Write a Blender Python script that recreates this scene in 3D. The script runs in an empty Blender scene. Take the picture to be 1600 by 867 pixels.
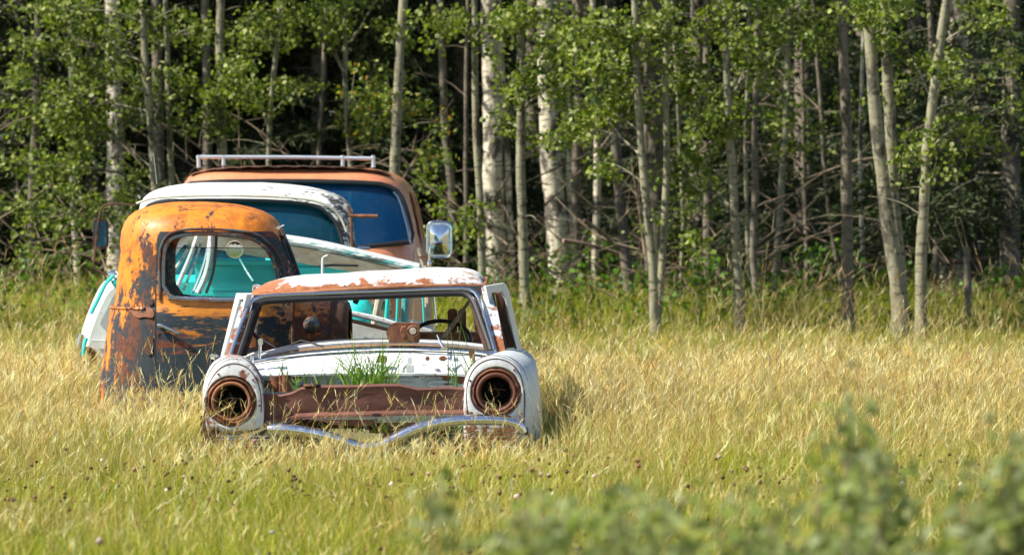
import bpy, bmesh, math, random
import numpy as np
from mathutils import Vector, Matrix, noise
random.seed(7); rng = np.random.default_rng(7)
R = math.radians
S = bpy.context.scene
COL = S.collection
F = 8280.0; CH = 1.5; HY = 306.0            # focal length in photo pixels, camera height, horizon row
def X(px, d): return (px-800.0)*d/F
def Z(py, d): return CH-(py-HY)*d/F
def P(px, py, d): return Vector((X(px, d), d, Z(py, d)))

# ------------------------------------------------------------------ node materials
class NT:
    def __init__(s, name):
        s.m = bpy.data.materials.new(name); s.m.use_nodes = True
        s.t = s.m.node_tree; s.t.nodes.clear()
        s.out = s.t.nodes.new('ShaderNodeOutputMaterial')
    def n(s, typ, **kw):
        nd = s.t.nodes.new(typ)
        for k, v in kw.items():
            if k.startswith('_'): setattr(nd, k[1:], v)
            else:
                key = int(k[1:]) if k[0] == 'i' and k[1:].isdigit() else k.replace('__', ' ')
                s.put(nd.inputs[key], v)
        return nd
    def put(s, inp, v):
        if isinstance(v, bpy.types.NodeSocket): s.t.links.new(v, inp)
        elif isinstance(v, tuple) and len(v) == 3 and inp.type == 'RGBA': inp.default_value = (*v, 1)
        else: inp.default_value = v
    def coord(s, scale=(1, 1, 1), rot=(0, 0, 0), loc=(0, 0, 0), which='Object'):
        tc = s.n('ShaderNodeTexCoord')
        mp = s.n('ShaderNodeMapping', Vector=tc.outputs[which], Scale=scale, Rotation=rot, Location=loc)
        return mp.outputs[0]
    def noise(s, vec, scale, detail=6, rough=.6, dist=0.0):
        return s.n('ShaderNodeTexNoise', Vector=vec, Scale=scale, Detail=detail, Roughness=rough, Distortion=dist).outputs['Fac']
    def ramp(s, fac, stops, interp='LINEAR'):
        r = s.n('ShaderNodeValToRGB', Fac=fac); cr = r.color_ramp; cr.interpolation = interp
        while len(cr.elements) > 1: cr.elements.remove(cr.elements[-1])
        for i, (p, c) in enumerate(stops):
            e = cr.elements[0] if i == 0 else cr.elements.new(p)
            e.position = p
            e.color = (c, c, c, 1) if isinstance(c, (int, float)) else (*c, 1)
        return r.outputs[0]
    def math(s, op, a, b=0.0):
        return s.n('ShaderNodeMath', _operation=op, i0=a, i1=b).outputs[0]
    def mix(s, f, a, b, mode='MIX'):
        nd = s.n('ShaderNodeMix', _data_type='RGBA', _blend_type=mode)
        s.put(nd.inputs[0], f); s.put(nd.inputs[6], a); s.put(nd.inputs[7], b)
        return nd.outputs[2]
    def bias(s, items):
        """items: (axis, from, to, amount) linear ramps over object coordinates, summed"""
        tc = s.n('ShaderNodeTexCoord'); sp = s.n('ShaderNodeSeparateXYZ', Vector=tc.outputs['Object'])
        tot = None
        for ax, a, b, amt in items:
            mr = s.n('ShaderNodeMapRange', Value=sp.outputs[ax]); mr.inputs[1].default_value = a
            mr.inputs[2].default_value = b; mr.inputs[3].default_value = 0; mr.inputs[4].default_value = amt
            tot = mr.outputs[0] if tot is None else s.math('ADD', tot, mr.outputs[0])
        return tot
    def surf(s, sh): s.t.links.new(sh, s.out.inputs[0]); return s.m

def peel(name, paint, rust, primer, cover=.5, scale=6, stretch=(1, 1, 1), prim=.5, rough=.38, pvar=.25, biases=None,
         rot=(0, 0, 0), soft=.008, paint2=None, coat=.12, grime=.35, stain=.0, fine=1.0, detail=9, loc=(0, 0, 0)):
    """weathered paint: chips through to primer and rust; cover = share of paint that is left"""
    t = NT(name)
    v = t.coord(stretch, rot, loc); v1 = t.coord((1, 1, 1), loc=loc)
    a = t.noise(v, scale*1.25, detail, .70, .35)
    b = t.noise(v, scale*7.5, 6, .7)
    f = t.math('ADD', t.math('MULTIPLY', a, .72), t.math('MULTIPLY', b, .28*fine))
    if biases: f = t.math('ADD', f, t.bias(biases))
    th = .36+.28*cover
    mask = t.ramp(f, [(max(0, th-soft), 1.0), (th+soft, 0.0)])         # 1 = paint
    pn = t.noise(v, scale*.8, 8, .7, .2)
    pm = t.ramp(pn, [(max(0.01, .35+.3*prim-.03), 1.0), (.35+.3*prim+.03, 0.0)])   # 1 = primer
    rn = t.noise(v1, scale*7, 6, .7)
    rustc = t.mix(t.ramp(rn, [(.3, 0.0), (.7, 1.0)]), tuple(c*.5 for c in rust), tuple(min(1, c*1.5) for c in rust))
    prn = t.mix(t.ramp(rn, [(.35, 0.0), (.65, 1.0)]), primer, tuple(min(1, c*1.5+.004) for c in primer))
    under = t.mix(pm, rustc, prn)
    vn = t.noise(v1, 2.3, 5, .6)
    p2 = paint2 or tuple(c*(1-pvar) for c in paint)
    pc = t.mix(t.ramp(vn, [(.35, 0.0), (.65, 1.0)]), paint, p2)
    gn = t.noise(t.coord((5, 5, .6), loc=loc), 6, 6, .65)              # rain streaks running down
    pc = t.mix(t.math('MULTIPLY', t.ramp(gn, [(.5, 0.0), (.75, 1.0)]), grime), pc, tuple(.45*c+.12*r for c, r in zip(paint, rust)))
    st = t.noise(v1, scale*.9, 7, .72, .6)                              # brownish stain clouds in the paint
    pc = t.mix(t.math('MULTIPLY', t.ramp(st, [(.47, 0.0), (.62, 1.0)]), stain), pc, tuple(.35*c+.35*q for c, q in zip(paint, rust)))
    sp = t.noise(v1, 60, 3, .6)
    pc = t.mix(t.ramp(sp, [(.68, 0.0), (.74, grime)]), pc, tuple(c*.5 for c in rust))
    edge = t.ramp(f, [(th-soft*3.2, 0.0), (th-soft, .75), (th+soft, 0.0)])          # rust stain at each chip's edge
    pc = t.mix(t.math('MULTIPLY', edge, .8), pc, tuple(c*.8 for c in rust))
    colr = t.mix(mask, under, pc)
    rg = t.mix(mask, (.85, .85, .85), (rough, rough, rough))
    h = t.math('ADD', t.math('MULTIPLY', mask, .5), t.math('MULTIPLY', rn, .35))
    dn = t.noise(v1, 5.0, 3, .5)
    h2 = t.math('ADD', h, t.math('MULTIPLY', dn, 1.2))
    bp = t.n('ShaderNodeBump', Strength=.6, Distance=.008, Height=h2)
    bs = t.n('ShaderNodeBsdfPrincipled', Base__Color=colr, Roughness=rg, Normal=bp.outputs[0])
    t.put(bs.inputs['Coat Weight'], t.math('MULTIPLY', mask, coat)); bs.inputs['Coat Roughness'].default_value = .25
    return t.surf(bs.outputs[0])

def plain(name, c, rough=.6, metal=0.0, var=.25, scale=8, bump=.15, c2=None):
    t = NT(name); v = t.coord(); n = t.noise(v, scale, 7, .65)
    colr = t.mix(t.ramp(n, [(.35, 0.0), (.65, 1.0)]), c, c2 or tuple(x*(1-var) for x in c))
    bp = t.n('ShaderNodeBump', Strength=bump, Distance=.004, Height=t.noise(v, scale*4, 5, .6))
    bs = t.n('ShaderNodeBsdfPrincipled', Base__Color=colr, Roughness=rough, Metallic=metal, Normal=bp.outputs[0])
    return t.surf(bs.outputs[0])

def rusty(name, c=(.17, .06, .03), c2=(.30, .12, .05), dark=(.05, .025, .018), scale=9, rough=.85):
    t = NT(name); v = t.coord(); n = t.noise(v, scale, 8, .7, .3); m = t.noise(v, scale*.35, 4, .6)
    a = t.ramp(n, [(.3, dark), (.45, c), (.62, c2), (.75, tuple(x*.8 for x in c2))])
    a = t.mix(t.ramp(m, [(.4, 0.0), (.65, .7)]), a, tuple(x*.55+.01 for x in c))
    bp = t.n('ShaderNodeBump', Strength=.6, Distance=.005, Height=t.noise(v, scale*6, 6, .7))
    bs = t.n('ShaderNodeBsdfPrincipled', Base__Color=a, Roughness=rough, Normal=bp.outputs[0])
    return t.surf(bs.outputs[0])

def chrome(name, c=(.75, .76, .78), rough=.12, rustiness=.3):
    t = NT(name); v = t.coord(); n = t.noise(v, 22, 7, .7, .2)
    m = t.ramp(n, [(.72-.3*rustiness, 0.0), (.78-.3*rustiness, 1.0)])
    colr = t.mix(m, c, (.16, .07, .035))
    met = t.math('SUBTRACT', 1.0, m)
    rg = t.mix(m, (rough, rough, rough), (.8, .8, .8))
    bp = t.n('ShaderNodeBump', Strength=.25, Distance=.003, Height=t.noise(v, 14, 4, .6))
    bs = t.n('ShaderNodeBsdfPrincipled', Base__Color=colr, Roughness=rg, Metallic=met, Normal=bp.outputs[0])
    return t.surf(bs.outputs[0])

def glass(name, tint, body, k=.45, rough=.03, dust=.12):
    """car glass: partly see-through in its tint, partly an opaque body colour, glossy, with some dust"""
    t = NT(name)
    tr = t.n('ShaderNodeBsdfTransparent', Color=tint)
    v = t.coord(); n = t.noise(v, 5, 6, .7)
    base = t.mix(t.ramp(n, [(.4, 0.0), (.7, dust)]), body, (.35, .33, .27))
    bs = t.n('ShaderNodeBsdfPrincipled', Base__Color=base, Roughness=rough)
    bs.inputs['Specular IOR Level'].default_value = .8
    mx = t.n('ShaderNodeMixShader', Fac=1-k, i1=tr.outputs[0], i2=bs.outputs[0])
    return t.surf(mx.outputs[0])

def leafy(name, transl=.35, rough=.5, attr='col', tmul=(1.3, 1.5, .6), spec=.3):
    t = NT(name); a = t.n('ShaderNodeAttribute', _attribute_name=attr)
    bs = t.n('ShaderNodeBsdfPrincipled', Base__Color=a.outputs['Color'], Roughness=rough)
    bs.inputs['Specular IOR Level'].default_value = spec
    tl = t.n('ShaderNodeBsdfTranslucent', Color=t.mix(1.0, a.outputs['Color'], tmul, 'MULTIPLY'))
    mx = t.n('ShaderNodeMixShader', Fac=transl, i1=bs.outputs[0], i2=tl.outputs[0])
    return t.surf(mx.outputs[0])

def bark(name, c, c2, mark, marks=.5, rough=.9):
    t = NT(name)
    v = t.coord((1, 1, .25)); n = t.noise(v, 22, 6, .65)
    base = t.mix(t.ramp(n, [(.35, 0.0), (.65, 1.0)]), c, c2)
    lv = t.noise(t.coord((1.0, 1.0, 4.0)), 7, 6, .7, .5)                 # short dark bands across
    base = t.mix(t.ramp(lv, [(.66-.12*marks, 0.0), (.72-.12*marks, .8)]), base, mark)
    bl = t.noise(t.coord((1, 1, .45)), 3.6, 6, .7, .4)               # dark scars and rough patches
    base = t.mix(t.ramp(bl, [(.68-.16*marks, 0.0), (.74-.16*marks, .9)]), base, mark)
    bp = t.n('ShaderNodeBump', Strength=.6, Distance=.012, Height=t.noise(v, 40, 6, .7))
    bs = t.n('ShaderNodeBsdfPrincipled', Base__Color=base, Roughness=rough, Normal=bp.outputs[0])
    return t.surf(bs.outputs[0])

RUST = (.22, .075, .03)
M = {}
M['fc_white'] = peel('white_paint_chipped', (.80, .82, .84), (.26, .085, .035), (.45, .44, .43), cover=.93, scale=7, prim=.2, paint2=(.74, .78, .83), grime=.45, stain=.25)
M['fc_roof'] = peel('white_roof_paint_rusting', (.84, .85, .84), (.33, .115, .045), (.33, .11, .05), cover=.74, scale=4.2, prim=.1, paint2=(.78, .84, .86), grime=.15, detail=14, coat=.15,
                    stretch=(.8, .35, 1.5), biases=[(2, 1.01, .935, .17)])
M['fc_fender'] = peel('white_fender_scuffed', (.80, .82, .84), (.24, .08, .04), (.30, .16, .13), cover=.72, scale=5, prim=.5, stretch=(1, .5, .8), rot=(0, .6, 0), grime=.4,
                      biases=[(0, -.55, -.75, .02), (0, -.4, 0, -.16), (2, .2, .08, .12)])
M['fc_shade_side'] = peel('white_paint_blue_shade', (.70, .77, .84), (.20, .08, .05), (.10, .11, .12), cover=.86, scale=8, prim=.75, stretch=(2.2, 2.2, .6), grime=.5, stain=.2)  # scuffed white paint, bluish cast of the shaded side put into its colour
M['fc_pod'] = peel('pod_paint_rusting_below', (.76, .79, .82), (.26, .09, .04), (.30, .13, .08), cover=.92, scale=8, prim=.3, grime=.4, stain=.3, biases=[(2, .36, .10, .17)])
M['fc_pillar'] = peel('grey_blue_pillar_paint', (.52, .60, .68), (.27, .09, .03), (.25, .1, .05), cover=.62, scale=9, prim=.2, biases=[(2, .8, .5, .12)])
M['fc_firewall'] = peel('white_firewall_blue_shade', (.56, .68, .77), (.25, .09, .04), (.3, .12, .06), cover=.78, scale=7, prim=.2, biases=[(2, .42, .47, .12)])  # blue of the sky-lit shade put into the white firewall paint
M['rust'] = rusty('brown_rust')
M['rust_red'] = rusty('purplish_rust_beam', (.15, .055, .038), (.21, .085, .06), (.07, .03, .024), scale=5, rough=.6)
M['rust_dark'] = rusty('dark_rust', (.07, .03, .018), (.14, .055, .03), (.02, .012, .01))
M['rust_orange'] = rusty('light_rust', (.28, .11, .05), (.42, .20, .10), (.12, .05, .03), scale=6)
M['chrome'] = chrome('pitted_chrome', c=(.82, .84, .88), rough=.2, rustiness=.42)
M['chrome_clean'] = chrome('bright_chrome', rustiness=-.1, rough=.07)
M['chrome_blue'] = chrome('dull_chrome_trim', c=(.6, .66, .74), rustiness=.05, rough=.25)
M['black'] = plain('black_rubber', (.018, .018, .02), .45)
M['blackplastic'] = plain('black_bakelite', (.012, .012, .013), .3)
M['tan'] = plain('faded_tan_dash', (.33, .20, .11), .7, c2=(.20, .10, .05))
M['whitepl'] = plain('white_plastic_tag', (.78, .80, .82), .4)
M['cream'] = plain('cream_paint', (.58, .54, .45), .6, c2=(.4, .3, .2))
M['oc_shell'] = peel('orange_truck_paint', (.78, .235, .012), (.12, .038, .018), (.018, .026, .034), stain=.95, cover=.72, scale=5.2, prim=.64, stretch=(1.2, 1.2, .7), paint2=(.72, .22, .012),
                     rough=.5, coat=.05,
                     soft=.01, grime=.45, detail=13, biases=[(0, -.56, -.40, .09), (2, 1.08, 1.30, -.10), (2, .84, .76, .035), (2, .76, .1, .05)])
M['oc_roof_unused'] = M['oc_shell']
M['oc_door'] = peel('slate_and_orange_door_paint', (.74, .27, .02), (.15, .04, .02), (.012, .024, .034), stain=.6, cover=.27, scale=4.6, prim=.78, stretch=(.42, 1, 2.1), soft=.012, grime=.4, coat=.1, detail=12,
                    biases=[(2, .66, .74, -.12), (2, .78, .86, .06), (0, .55, .0, .03), (2, .45, .1, .06), (2, 1.02, 1.15, .14)])
M['slate'] = peel('slate_lamp_paint', (.04, .055, .07), (.3, .11, .03), (.05, .06, .07), cover=.7, scale=12, prim=.3)
M['oc_frame'] = peel('rusty_window_surround', (.60, .22, .03), (.10, .035, .022), (.06, .075, .08), cover=.18, scale=9, prim=.5, stretch=(1, 1, 1))
M['oc_cowl'] = peel('orange_cowl_paint', (.82, .25, .015), (.12, .04, .022), (.03, .035, .04), stain=.8, cover=.56, scale=5, prim=.5, grime=.5, biases=[(2, .72, .5, .14)], detail=12)
M['tk_white'] = peel('white_truck_paint_flaking', (.84, .86, .85), (.12, .08, .06), (.05, .05, .05), cover=.88, scale=13, prim=.9, stretch=(.5, 1, 1.6), grime=.12, rough=.5,
                     biases=[(0, .1, .8, .12)])
M['tk_fender'] = peel('white_truck_fender_paint', (.78, .84, .83), (.30, .13, .06), (.25, .1, .06), cover=1.0, scale=5, prim=.3, grime=.2, biases=[(2, .6, .25, .12)])
M['teal'] = peel('turquoise_paint', (.015, .62, .60), (.2, .09, .05), (.05, .2, .2), cover=.98, scale=7, prim=.7, paint2=(.06, .62, .58), grime=.2)
M['tealdark'] = peel('faded_teal_paint', (.03, .26, .28), (.15, .08, .05), (.1, .3, .3), cover=.8, scale=9, prim=.8, paint2=(.08, .36, .36), grime=.4)
M['tealwhite'] = peel('teal_white_edge_flaking', (.72, .80, .78), (.1, .12, .1), (.05, .25, .24), cover=.55, scale=9, prim=.7, stretch=(.35, 1, 2.5), grime=.2)
M['tc_white'] = peel('white_trim_paint_flaking', (.83, .86, .86), (.1, .1, .08), (.08, .1, .1), cover=.82, scale=11, prim=.8, grime=.15)
M['vn'] = peel('salmon_van_paint', (.74, .27, .13), (.20, .08, .05), (.35, .16, .1), cover=1.12, scale=6, paint2=(.68, .24, .115), prim=.3, grime=.5, stain=.25, coat=.5, rough=.35)
M['vn_roof'] = rusty('maroon_roof_coating', (.16, .07, .045), (.22, .10, .065), (.09, .05, .04), scale=5)
M['glass_blue'] = glass('dark_blue_windshield', (.16, .50, .70), (.004, .085, .23), k=.66)
M['glass_teal'] = glass('dark_teal_windshield', (.14, .50, .60), (.006, .10, .16), k=.64)
M['glass_clear'] = glass('dusty_window_glass', (.90, .99, .97), (.10, .22, .21), k=.92)
M['rack'] = plain('pale_aluminium', (.72, .78, .84), .3, .55, var=.1)
M['mirror'] = chrome('mirror_face', (.82, .86, .9), .02, -.6)
M['intdark'] = plain('dark_interior', (.02, .025, .028), .8)
M['intblue'] = plain('blue_interior', (.012, .08, .13), .8)
M['vandash'] = plain('khaki_van_dash', (.26, .24, .14), .7)
M['grass'] = leafy('grass_blades', .3, .55, tmul=(1.15, 1.15, .7))
M['leaf'] = leafy('aspen_leaves', .34, .48, tmul=(1.3, 1.5, .5), spec=.25)
M['shrubleaf'] = leafy('silvery_shrub_leaves', .5, .7, tmul=(1.2, 1.3, .7), spec=.1)
M['needle'] = leafy('spruce_needles', .12, .6, tmul=(1.1, 1.3, .6))
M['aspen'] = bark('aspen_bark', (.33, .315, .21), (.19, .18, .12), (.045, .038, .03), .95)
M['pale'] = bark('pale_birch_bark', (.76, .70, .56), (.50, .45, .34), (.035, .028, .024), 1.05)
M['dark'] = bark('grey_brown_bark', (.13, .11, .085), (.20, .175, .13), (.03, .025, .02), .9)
M['twig'] = plain('grey_dead_wood', (.25, .19, .13), .9, c2=(.09, .065, .045))
M['log'] = plain('weathered_log_wood', (.36, .26, .19), .9, c2=(.17, .11, .08), scale=14)

# ------------------------------------------------------------------ mesh helpers
def link(o, parent=None):
    COL.objects.link(o)
    if parent is not None: o.parent = parent
    return o
def org(parent):
    v = Vector((0, 0, 0)); p = parent
    while p is not None: v += p.location; p = p.parent
    return v
def meshobj(name, verts, faces, mat, parent=None, sharp=38, thick=0, root=None):
    o0 = org(parent) if parent is not None else (Vector(root) if root is not None else Vector((0, 0, 0)))
    me = bpy.data.meshes.new(name)
    me.from_pydata([tuple(Vector(v)-o0) for v in verts], [], faces); me.validate()
    bm = bmesh.new(); bm.from_mesh(me); bmesh.ops.remove_doubles(bm, verts=bm.verts, dist=1e-5)
    bmesh.ops.recalc_face_normals(bm, faces=bm.faces); bm.to_mesh(me); bm.free()
    me.materials.append(M[mat] if isinstance(mat, str) else mat)
    o = bpy.data.objects.new(name, me); link(o, parent)
    if parent is None and root is not None: o.location = o0
    if thick:
        md = o.modifiers.new('thick', 'SOLIDIFY'); md.thickness = thick; md.offset = -1
        bake(o)
    o.data.shade_smooth(); o.data.set_sharp_from_angle(angle=R(sharp))
    return o
def bake(o):
    bpy.context.view_layer.update()
    dg = bpy.context.evaluated_depsgraph_get()
    me = bpy.data.meshes.new_from_object(o.evaluated_get(dg)); old = o.data
    o.modifiers.clear(); o.data = me; bpy.data.meshes.remove(old)
def cut(o, cutters):
    """boolean openings; cutters: list of (verts, faces) in world coordinates"""
    cs = []
    for v, f in cutters:
        c = meshobj('cutter', v, f, 'black'); cs.append(c)
        md = o.modifiers.new('cut', 'BOOLEAN'); md.object = c; md.operation = 'DIFFERENCE'; md.solver = 'EXACT'
    bake(o)
    for c in cs:
        me = c.data; bpy.data.objects.remove(c); bpy.data.meshes.remove(me)
    o.data.shade_smooth(); o.data.set_sharp_from_angle(angle=R(38))
class B:
    def __init__(s): s.v = []; s.f = []; s.p = []
    def add(s, vf):
        s.p.append(vf)
        n = len(s.v); s.v += [Vector(a) for a in vf[0]]; s.f += [tuple(i+n for i in fc) for fc in vf[1]]; return s
    def out(s, name, mat, parent=None, **k): return meshobj(name, s.v, s.f, mat, parent, **k)
    def outs(s, name, mat, parent=None, **k):            # every added piece becomes a part of its own
        return [meshobj(name, v_, f_, mat, parent, **k) for v_, f_ in s.p][0]
def resample(pts, n, closed=False, smooth=0):
    pts = [Vector(p) for p in pts]
    for _ in range(smooth):
        q = []
        m = len(pts)
        if closed:
            for i in range(m):
                a, b = pts[i], pts[(i+1) % m]; q += [a*.75+b*.25, a*.25+b*.75]
        else:
            q.append(pts[0])
            for i in range(m-1):
                a, b = pts[i], pts[i+1]; q += [a*.75+b*.25, a*.25+b*.75]
            q.append(pts[-1])
        pts = q
    if closed: pts = pts+[pts[0]]
    L = [0]
    for a, b in zip(pts, pts[1:]): L.append(L[-1]+(b-a).length)
    tot = L[-1] or 1; out = []; j = 0
    for k in range(n):
        s = tot*k/(n if closed else n-1)
        while j < len(L)-2 and L[j+1] < s: j += 1
        u = (s-L[j])/max(1e-9, L[j+1]-L[j]); out.append(pts[j].lerp(pts[j+1], min(1, max(0, u))))
    return out
def loft(rings, closed=True, caps=(False, False), wrap=False):
    n = len(rings[0]); v = [p for r in rings for p in r]; f = []
    m = len(rings)
    for i in range(m if wrap else m-1):
        a = i*n; b = ((i+1) % m)*n
        for j in range(n if closed else n-1):
            k = (j+1) % n
            f.append((a+j, a+k, b+k, b+j))
    if caps[0]: f.append(tuple(range(n)))
    if caps[1]: f.append(tuple((m-1)*n+j for j in range(n)))
    return v, f
def tube(pts, r, n=8, flat=1.0, closed=False, cap=True):
    pts = [Vector(p) for p in pts]; m = len(pts)
    rs = r if isinstance(r, (list, tuple)) else [r]*m
    rings = []; up = None
    for i, p in enumerate(pts):
        a = pts[(i-1) % m] if closed or i > 0 else p; b = pts[(i+1) % m] if closed or i < m-1 else p
        t = (b-a); t = t.normalized() if t.length > 1e-9 else Vector((0, 0, 1))
        if up is None:
            up = Vector((0, 0, 1)) if abs(t.z) < .8 else Vector((0, 1, 0))
        s = t.cross(up)
        s = s.normalized() if s.length > 1e-6 else Vector((1, 0, 0))
        u2 = s.cross(t).normalized(); up = u2
        rings.append([p+(s*math.cos(2*math.pi*k/n)+u2*(math.sin(2*math.pi*k/n)*flat))*rs[i] for k in range(n)])
    return loft(rings, True, (cap and not closed, cap and not closed), wrap=closed)
def box(c, sx, sy, sz, bev=.006, rot=None):
    bm = bmesh.new(); bmesh.ops.create_cube(bm, size=1)
    bmesh.ops.scale(bm, vec=(sx, sy, sz), verts=bm.verts)
    if bev: bmesh.ops.bevel(bm, geom=bm.edges[:], offset=min(bev, .3*min(sx, sy, sz)), segments=2, affect='EDGES')
    mt = Matrix.Translation(c) @ (rot.to_4x4() if rot else Matrix())
    bmesh.ops.transform(bm, matrix=mt, verts=bm.verts)
    v = [x.co.copy() for x in bm.verts]; f = [tuple(q.index for q in fc.verts) for fc in bm.faces]; bm.free()
    return v, f
def lathe(c, prof, axis='y', n=32, sq=1.0, open_=False):
    """prof: (radius, offset along axis)"""
    rings = []
    for r, h in prof:
        ring = []
        for k in range(n):
            a = 2*math.pi*k/n; u, w = r*math.cos(a), r*math.sin(a)*sq
            ring.append(Vector(c)+(Vector((u, h, w)) if axis == 'y' else Vector((u, w, h)) if axis == 'z' else Vector((h, u, w))))
        rings.append(ring)
    return loft(rings, True, (prof[0][0] > 1e-4 and not open_, prof[-1][0] > 1e-4 and not open_))
def prism(pts, vec):
    n = len(pts); v = [Vector(p) for p in pts]+[Vector(p)+Vector(vec) for p in pts]
    f = [tuple(range(n)), tuple(range(n, 2*n))]+[(i, (i+1) % n, n+(i+1) % n, n+i) for i in range(n)]
    return v, f
def ringframe(outer, inner, vec, n=64, smooth=1):
    o = resample(outer, n, True, smooth); i = resample(inner, n, True, smooth)
    # start both at the nearest corner
    vec = Vector(vec)
    return loft([o, [p+vec for p in o], [p+vec for p in i], i], True, wrap=True)
def tag(o, label=None, cat=None, group=None, kind=None):
    if label: o['label'] = label
    if cat: o['category'] = cat
    if group: o['group'] = group
    if kind: o['kind'] = kind
    return o
def empty(name, loc, label, cat, group=None):
    o = bpy.data.objects.new(name, None); o.location = loc; link(o); o.empty_display_size = .2
    return tag(o, label, cat, group)
def rrect(l, t, r_, b_, rad, d, n=6):
    out = []
    for cx, cy, a0 in ((r_-rad, t+rad, -90), (r_-rad, b_-rad, 0), (l+rad, b_-rad, 90), (l+rad, t+rad, 180)):
        for k in range(n+1):
            a = R(a0+90*k/n); out.append(P(cx+rad*math.cos(a), cy+rad*math.sin(a), d))
    return out
def PX(l, d): return [P(a, b, d) for a, b in l]

# ================================================================== FRONT CAR (white rusty wagon shell)
fc = empty('car_wreck', (X(585, 31.5), 31.5, 0), 'rusty white car shell without hood, headlights or glass, nearest to the field edge', 'car')
# roof: grid across x along depth
def fc_roof():
    rings = []
    # (d, rise) : height of the crown above the rim
    st = [(31.70, 0.0), (31.705, .024), (31.73, .047), (31.79, .066), (31.92, .081), (32.2, .091), (32.8, .095), (33.5, .085), (33.9, .07), (34.12, .04), (34.2, .0)]
    NX = 41
    for d, h in st:
        ins = .02 if h > .02 else 0
        row = []
        for k in range(NX):
            u = -1+2*k/(NX-1)
            uu = math.copysign(abs(u)**.75, u)
            xl, xr = X(386, 31.7), X(757, 31.7)
            zl, zr = Z(462, 31.7), Z(445, 31.7)
            fx = (uu+1)/2
            x = xl+(xr-xl)*fx; rim = zl+(zr-zl)*fx+.012*(1-u*u)
            dome = (1-abs(u)**5)**.55
            skew = .86+.14*fx
            row.append(Vector((x, d-.12*(u*u-0)*(-1 if d < 32.5 else 0), rim+h*dome*skew+.004*math.sin(d*3+u*4))))
        rings.append(row)
    return rings
rr = fc_roof()
v, f = loft(rr, closed=False)
meshobj('roof', v, f, 'fc_roof', fc, thick=.008)
b = B().add(tube([p+Vector((0, -.012, -.004)) for p in rr[0]], .012, 8))      # drip rail over the windshield
b.add(tube([r[0] for r in rr], .012, 8)).add(tube([r[-1] for r in rr], .013, 8))
b.outs('drip_rail', 'rust_orange', fc)
# windshield surround: painted outer frame, chrome strip, black gasket
OUT = [(380, 470), (392, 460), (575, 455), (756, 446), (762, 452), (789, 551), (772, 551), (575, 543), (376, 560), (354, 562)]
d0, d1 = 31.72, 31.30
def wsp(px, py, off=0.0):                      # the windshield plane leans back from cowl to header
    k = (555-py)/(555-452.0); d = 31.30+k*.42-off
    return P(px, py, d)
def wpath(l, off=0.0): return [wsp(a, b_, off) for a, b_ in l]
pl = B()
pl.add(loft([wpath([(757, 447), (760, 447), (768, 449), (760, 450)]), wpath([(770, 490), (774, 486), (778, 487), (774, 496)]), wpath([(774, 551), (779, 551), (790, 551), (782, 556)])], True, (True, True)))
m_ = pl.out('windshield_pillar', 'fc_pillar', fc)
def slab(l, off0, off1):                       # closed outline in the windshield plane, given a depth
    a = wpath(l, off0); b2 = wpath(l, off1); return loft([a, b2], True, (True, True))
B().add(slab([(752, 449), (764, 447), (790, 551), (771, 553)], .0, -.07)).out('windshield_pillar', 'fc_pillar', fc)
B().add(slab([(380, 462), (397, 461), (369, 560), (350, 562)], .0, -.07)).out('windshield_pillar', 'fc_pillar', fc)
def inner_pillar(l): return B().add(slab(l, -.02, -.13))
inner_pillar([(728, 458), (742, 462), (774, 548), (757, 548)]).out('pillar_lining', 'rust_dark', fc)
inner_pillar([(398, 466), (412, 470), (385, 556), (366, 556)]).out('pillar_lining', 'rust_dark', fc)
B().add(slab([(385, 461), (575, 456), (757, 446), (752, 462), (575, 466), (400, 472)], -.015, -.09)).out('windshield_header', 'black', fc)
ch = resample(wpath([(358, 560), (366, 535), (380, 496), (390, 472), (402, 464), (430, 461), (575, 456), (720, 450), (738, 452), (748, 462), (760, 500), (774, 549)], .03), 60, smooth=2)
B().add(tube(ch, .0125, 8, flat=.7)).out('windshield_trim', 'chrome_blue', fc)
gk = resample(wpath([(373, 558), (384, 525), (396, 485), (404, 473), (430, 469.5), (575, 464), (715, 458), (730, 460), (740, 470), (754, 510), (767, 548)], .02), 60, smooth=2)
B().add(tube(gk, .017, 8)).out('windshield_gasket', 'black', fc)
# left vent-window frame
def ring_at(outer, inner, da, db, vec, n=48, smooth=1):
    """frame seen at an angle: depth runs from da (left edge) to db (right edge)"""
    xs = [p[0] for p in outer]; x0, x1 = min(xs), max(xs)
    g = lambda l: [P(a, b2, da+(db-da)*(a-x0)/(x1-x0)) for a, b2 in l]
    return ringframe(g(outer), g(inner), vec, n, smooth)
B().add(ring_at([(369, 458), (386, 458), (360, 564), (342, 566)], [(374, 467), (382, 467), (359, 553), (349, 555)], 32.0, 31.5, (.03, .03, 0), smooth=0)).out('vent_window_frame', 'fc_white', fc)
# right door window frame, leaning out
B().add(ring_at([(759, 447), (790, 442), (796, 456), (816, 549), (785, 552), (768, 490)], [(768, 457), (785, 455), (790, 466), (807, 543), (790, 544), (776, 492)], 31.55, 32.3, (-.015, .05, 0), smooth=0)).out('door_window_frame', 'fc_white', fc)
B().add(tube([P(779, 456, 32.1), P(786, 500, 32.15), P(798, 545, 32.2)], .022, 8)).out('window_post', 'rust_dark', fc)
B().add(tube([P(784, 456, 32.0), P(793, 500, 32.0), P(806, 545, 32.0)], .007, 6)).add(tube([P(770, 458, 31.6), P(780, 500, 31.62), P(791, 545, 31.65)], .006, 6)).outs('window_channel', 'black', fc)
# rear posts carrying the roof
for px in (402, 742):
    B().add(tube([P(px, 447, 34.1), P(px+(-10 if px < 500 else 10), 540, 34.25)], .03, 8)).out('rear_pillar', 'fc_pillar', fc)
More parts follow.
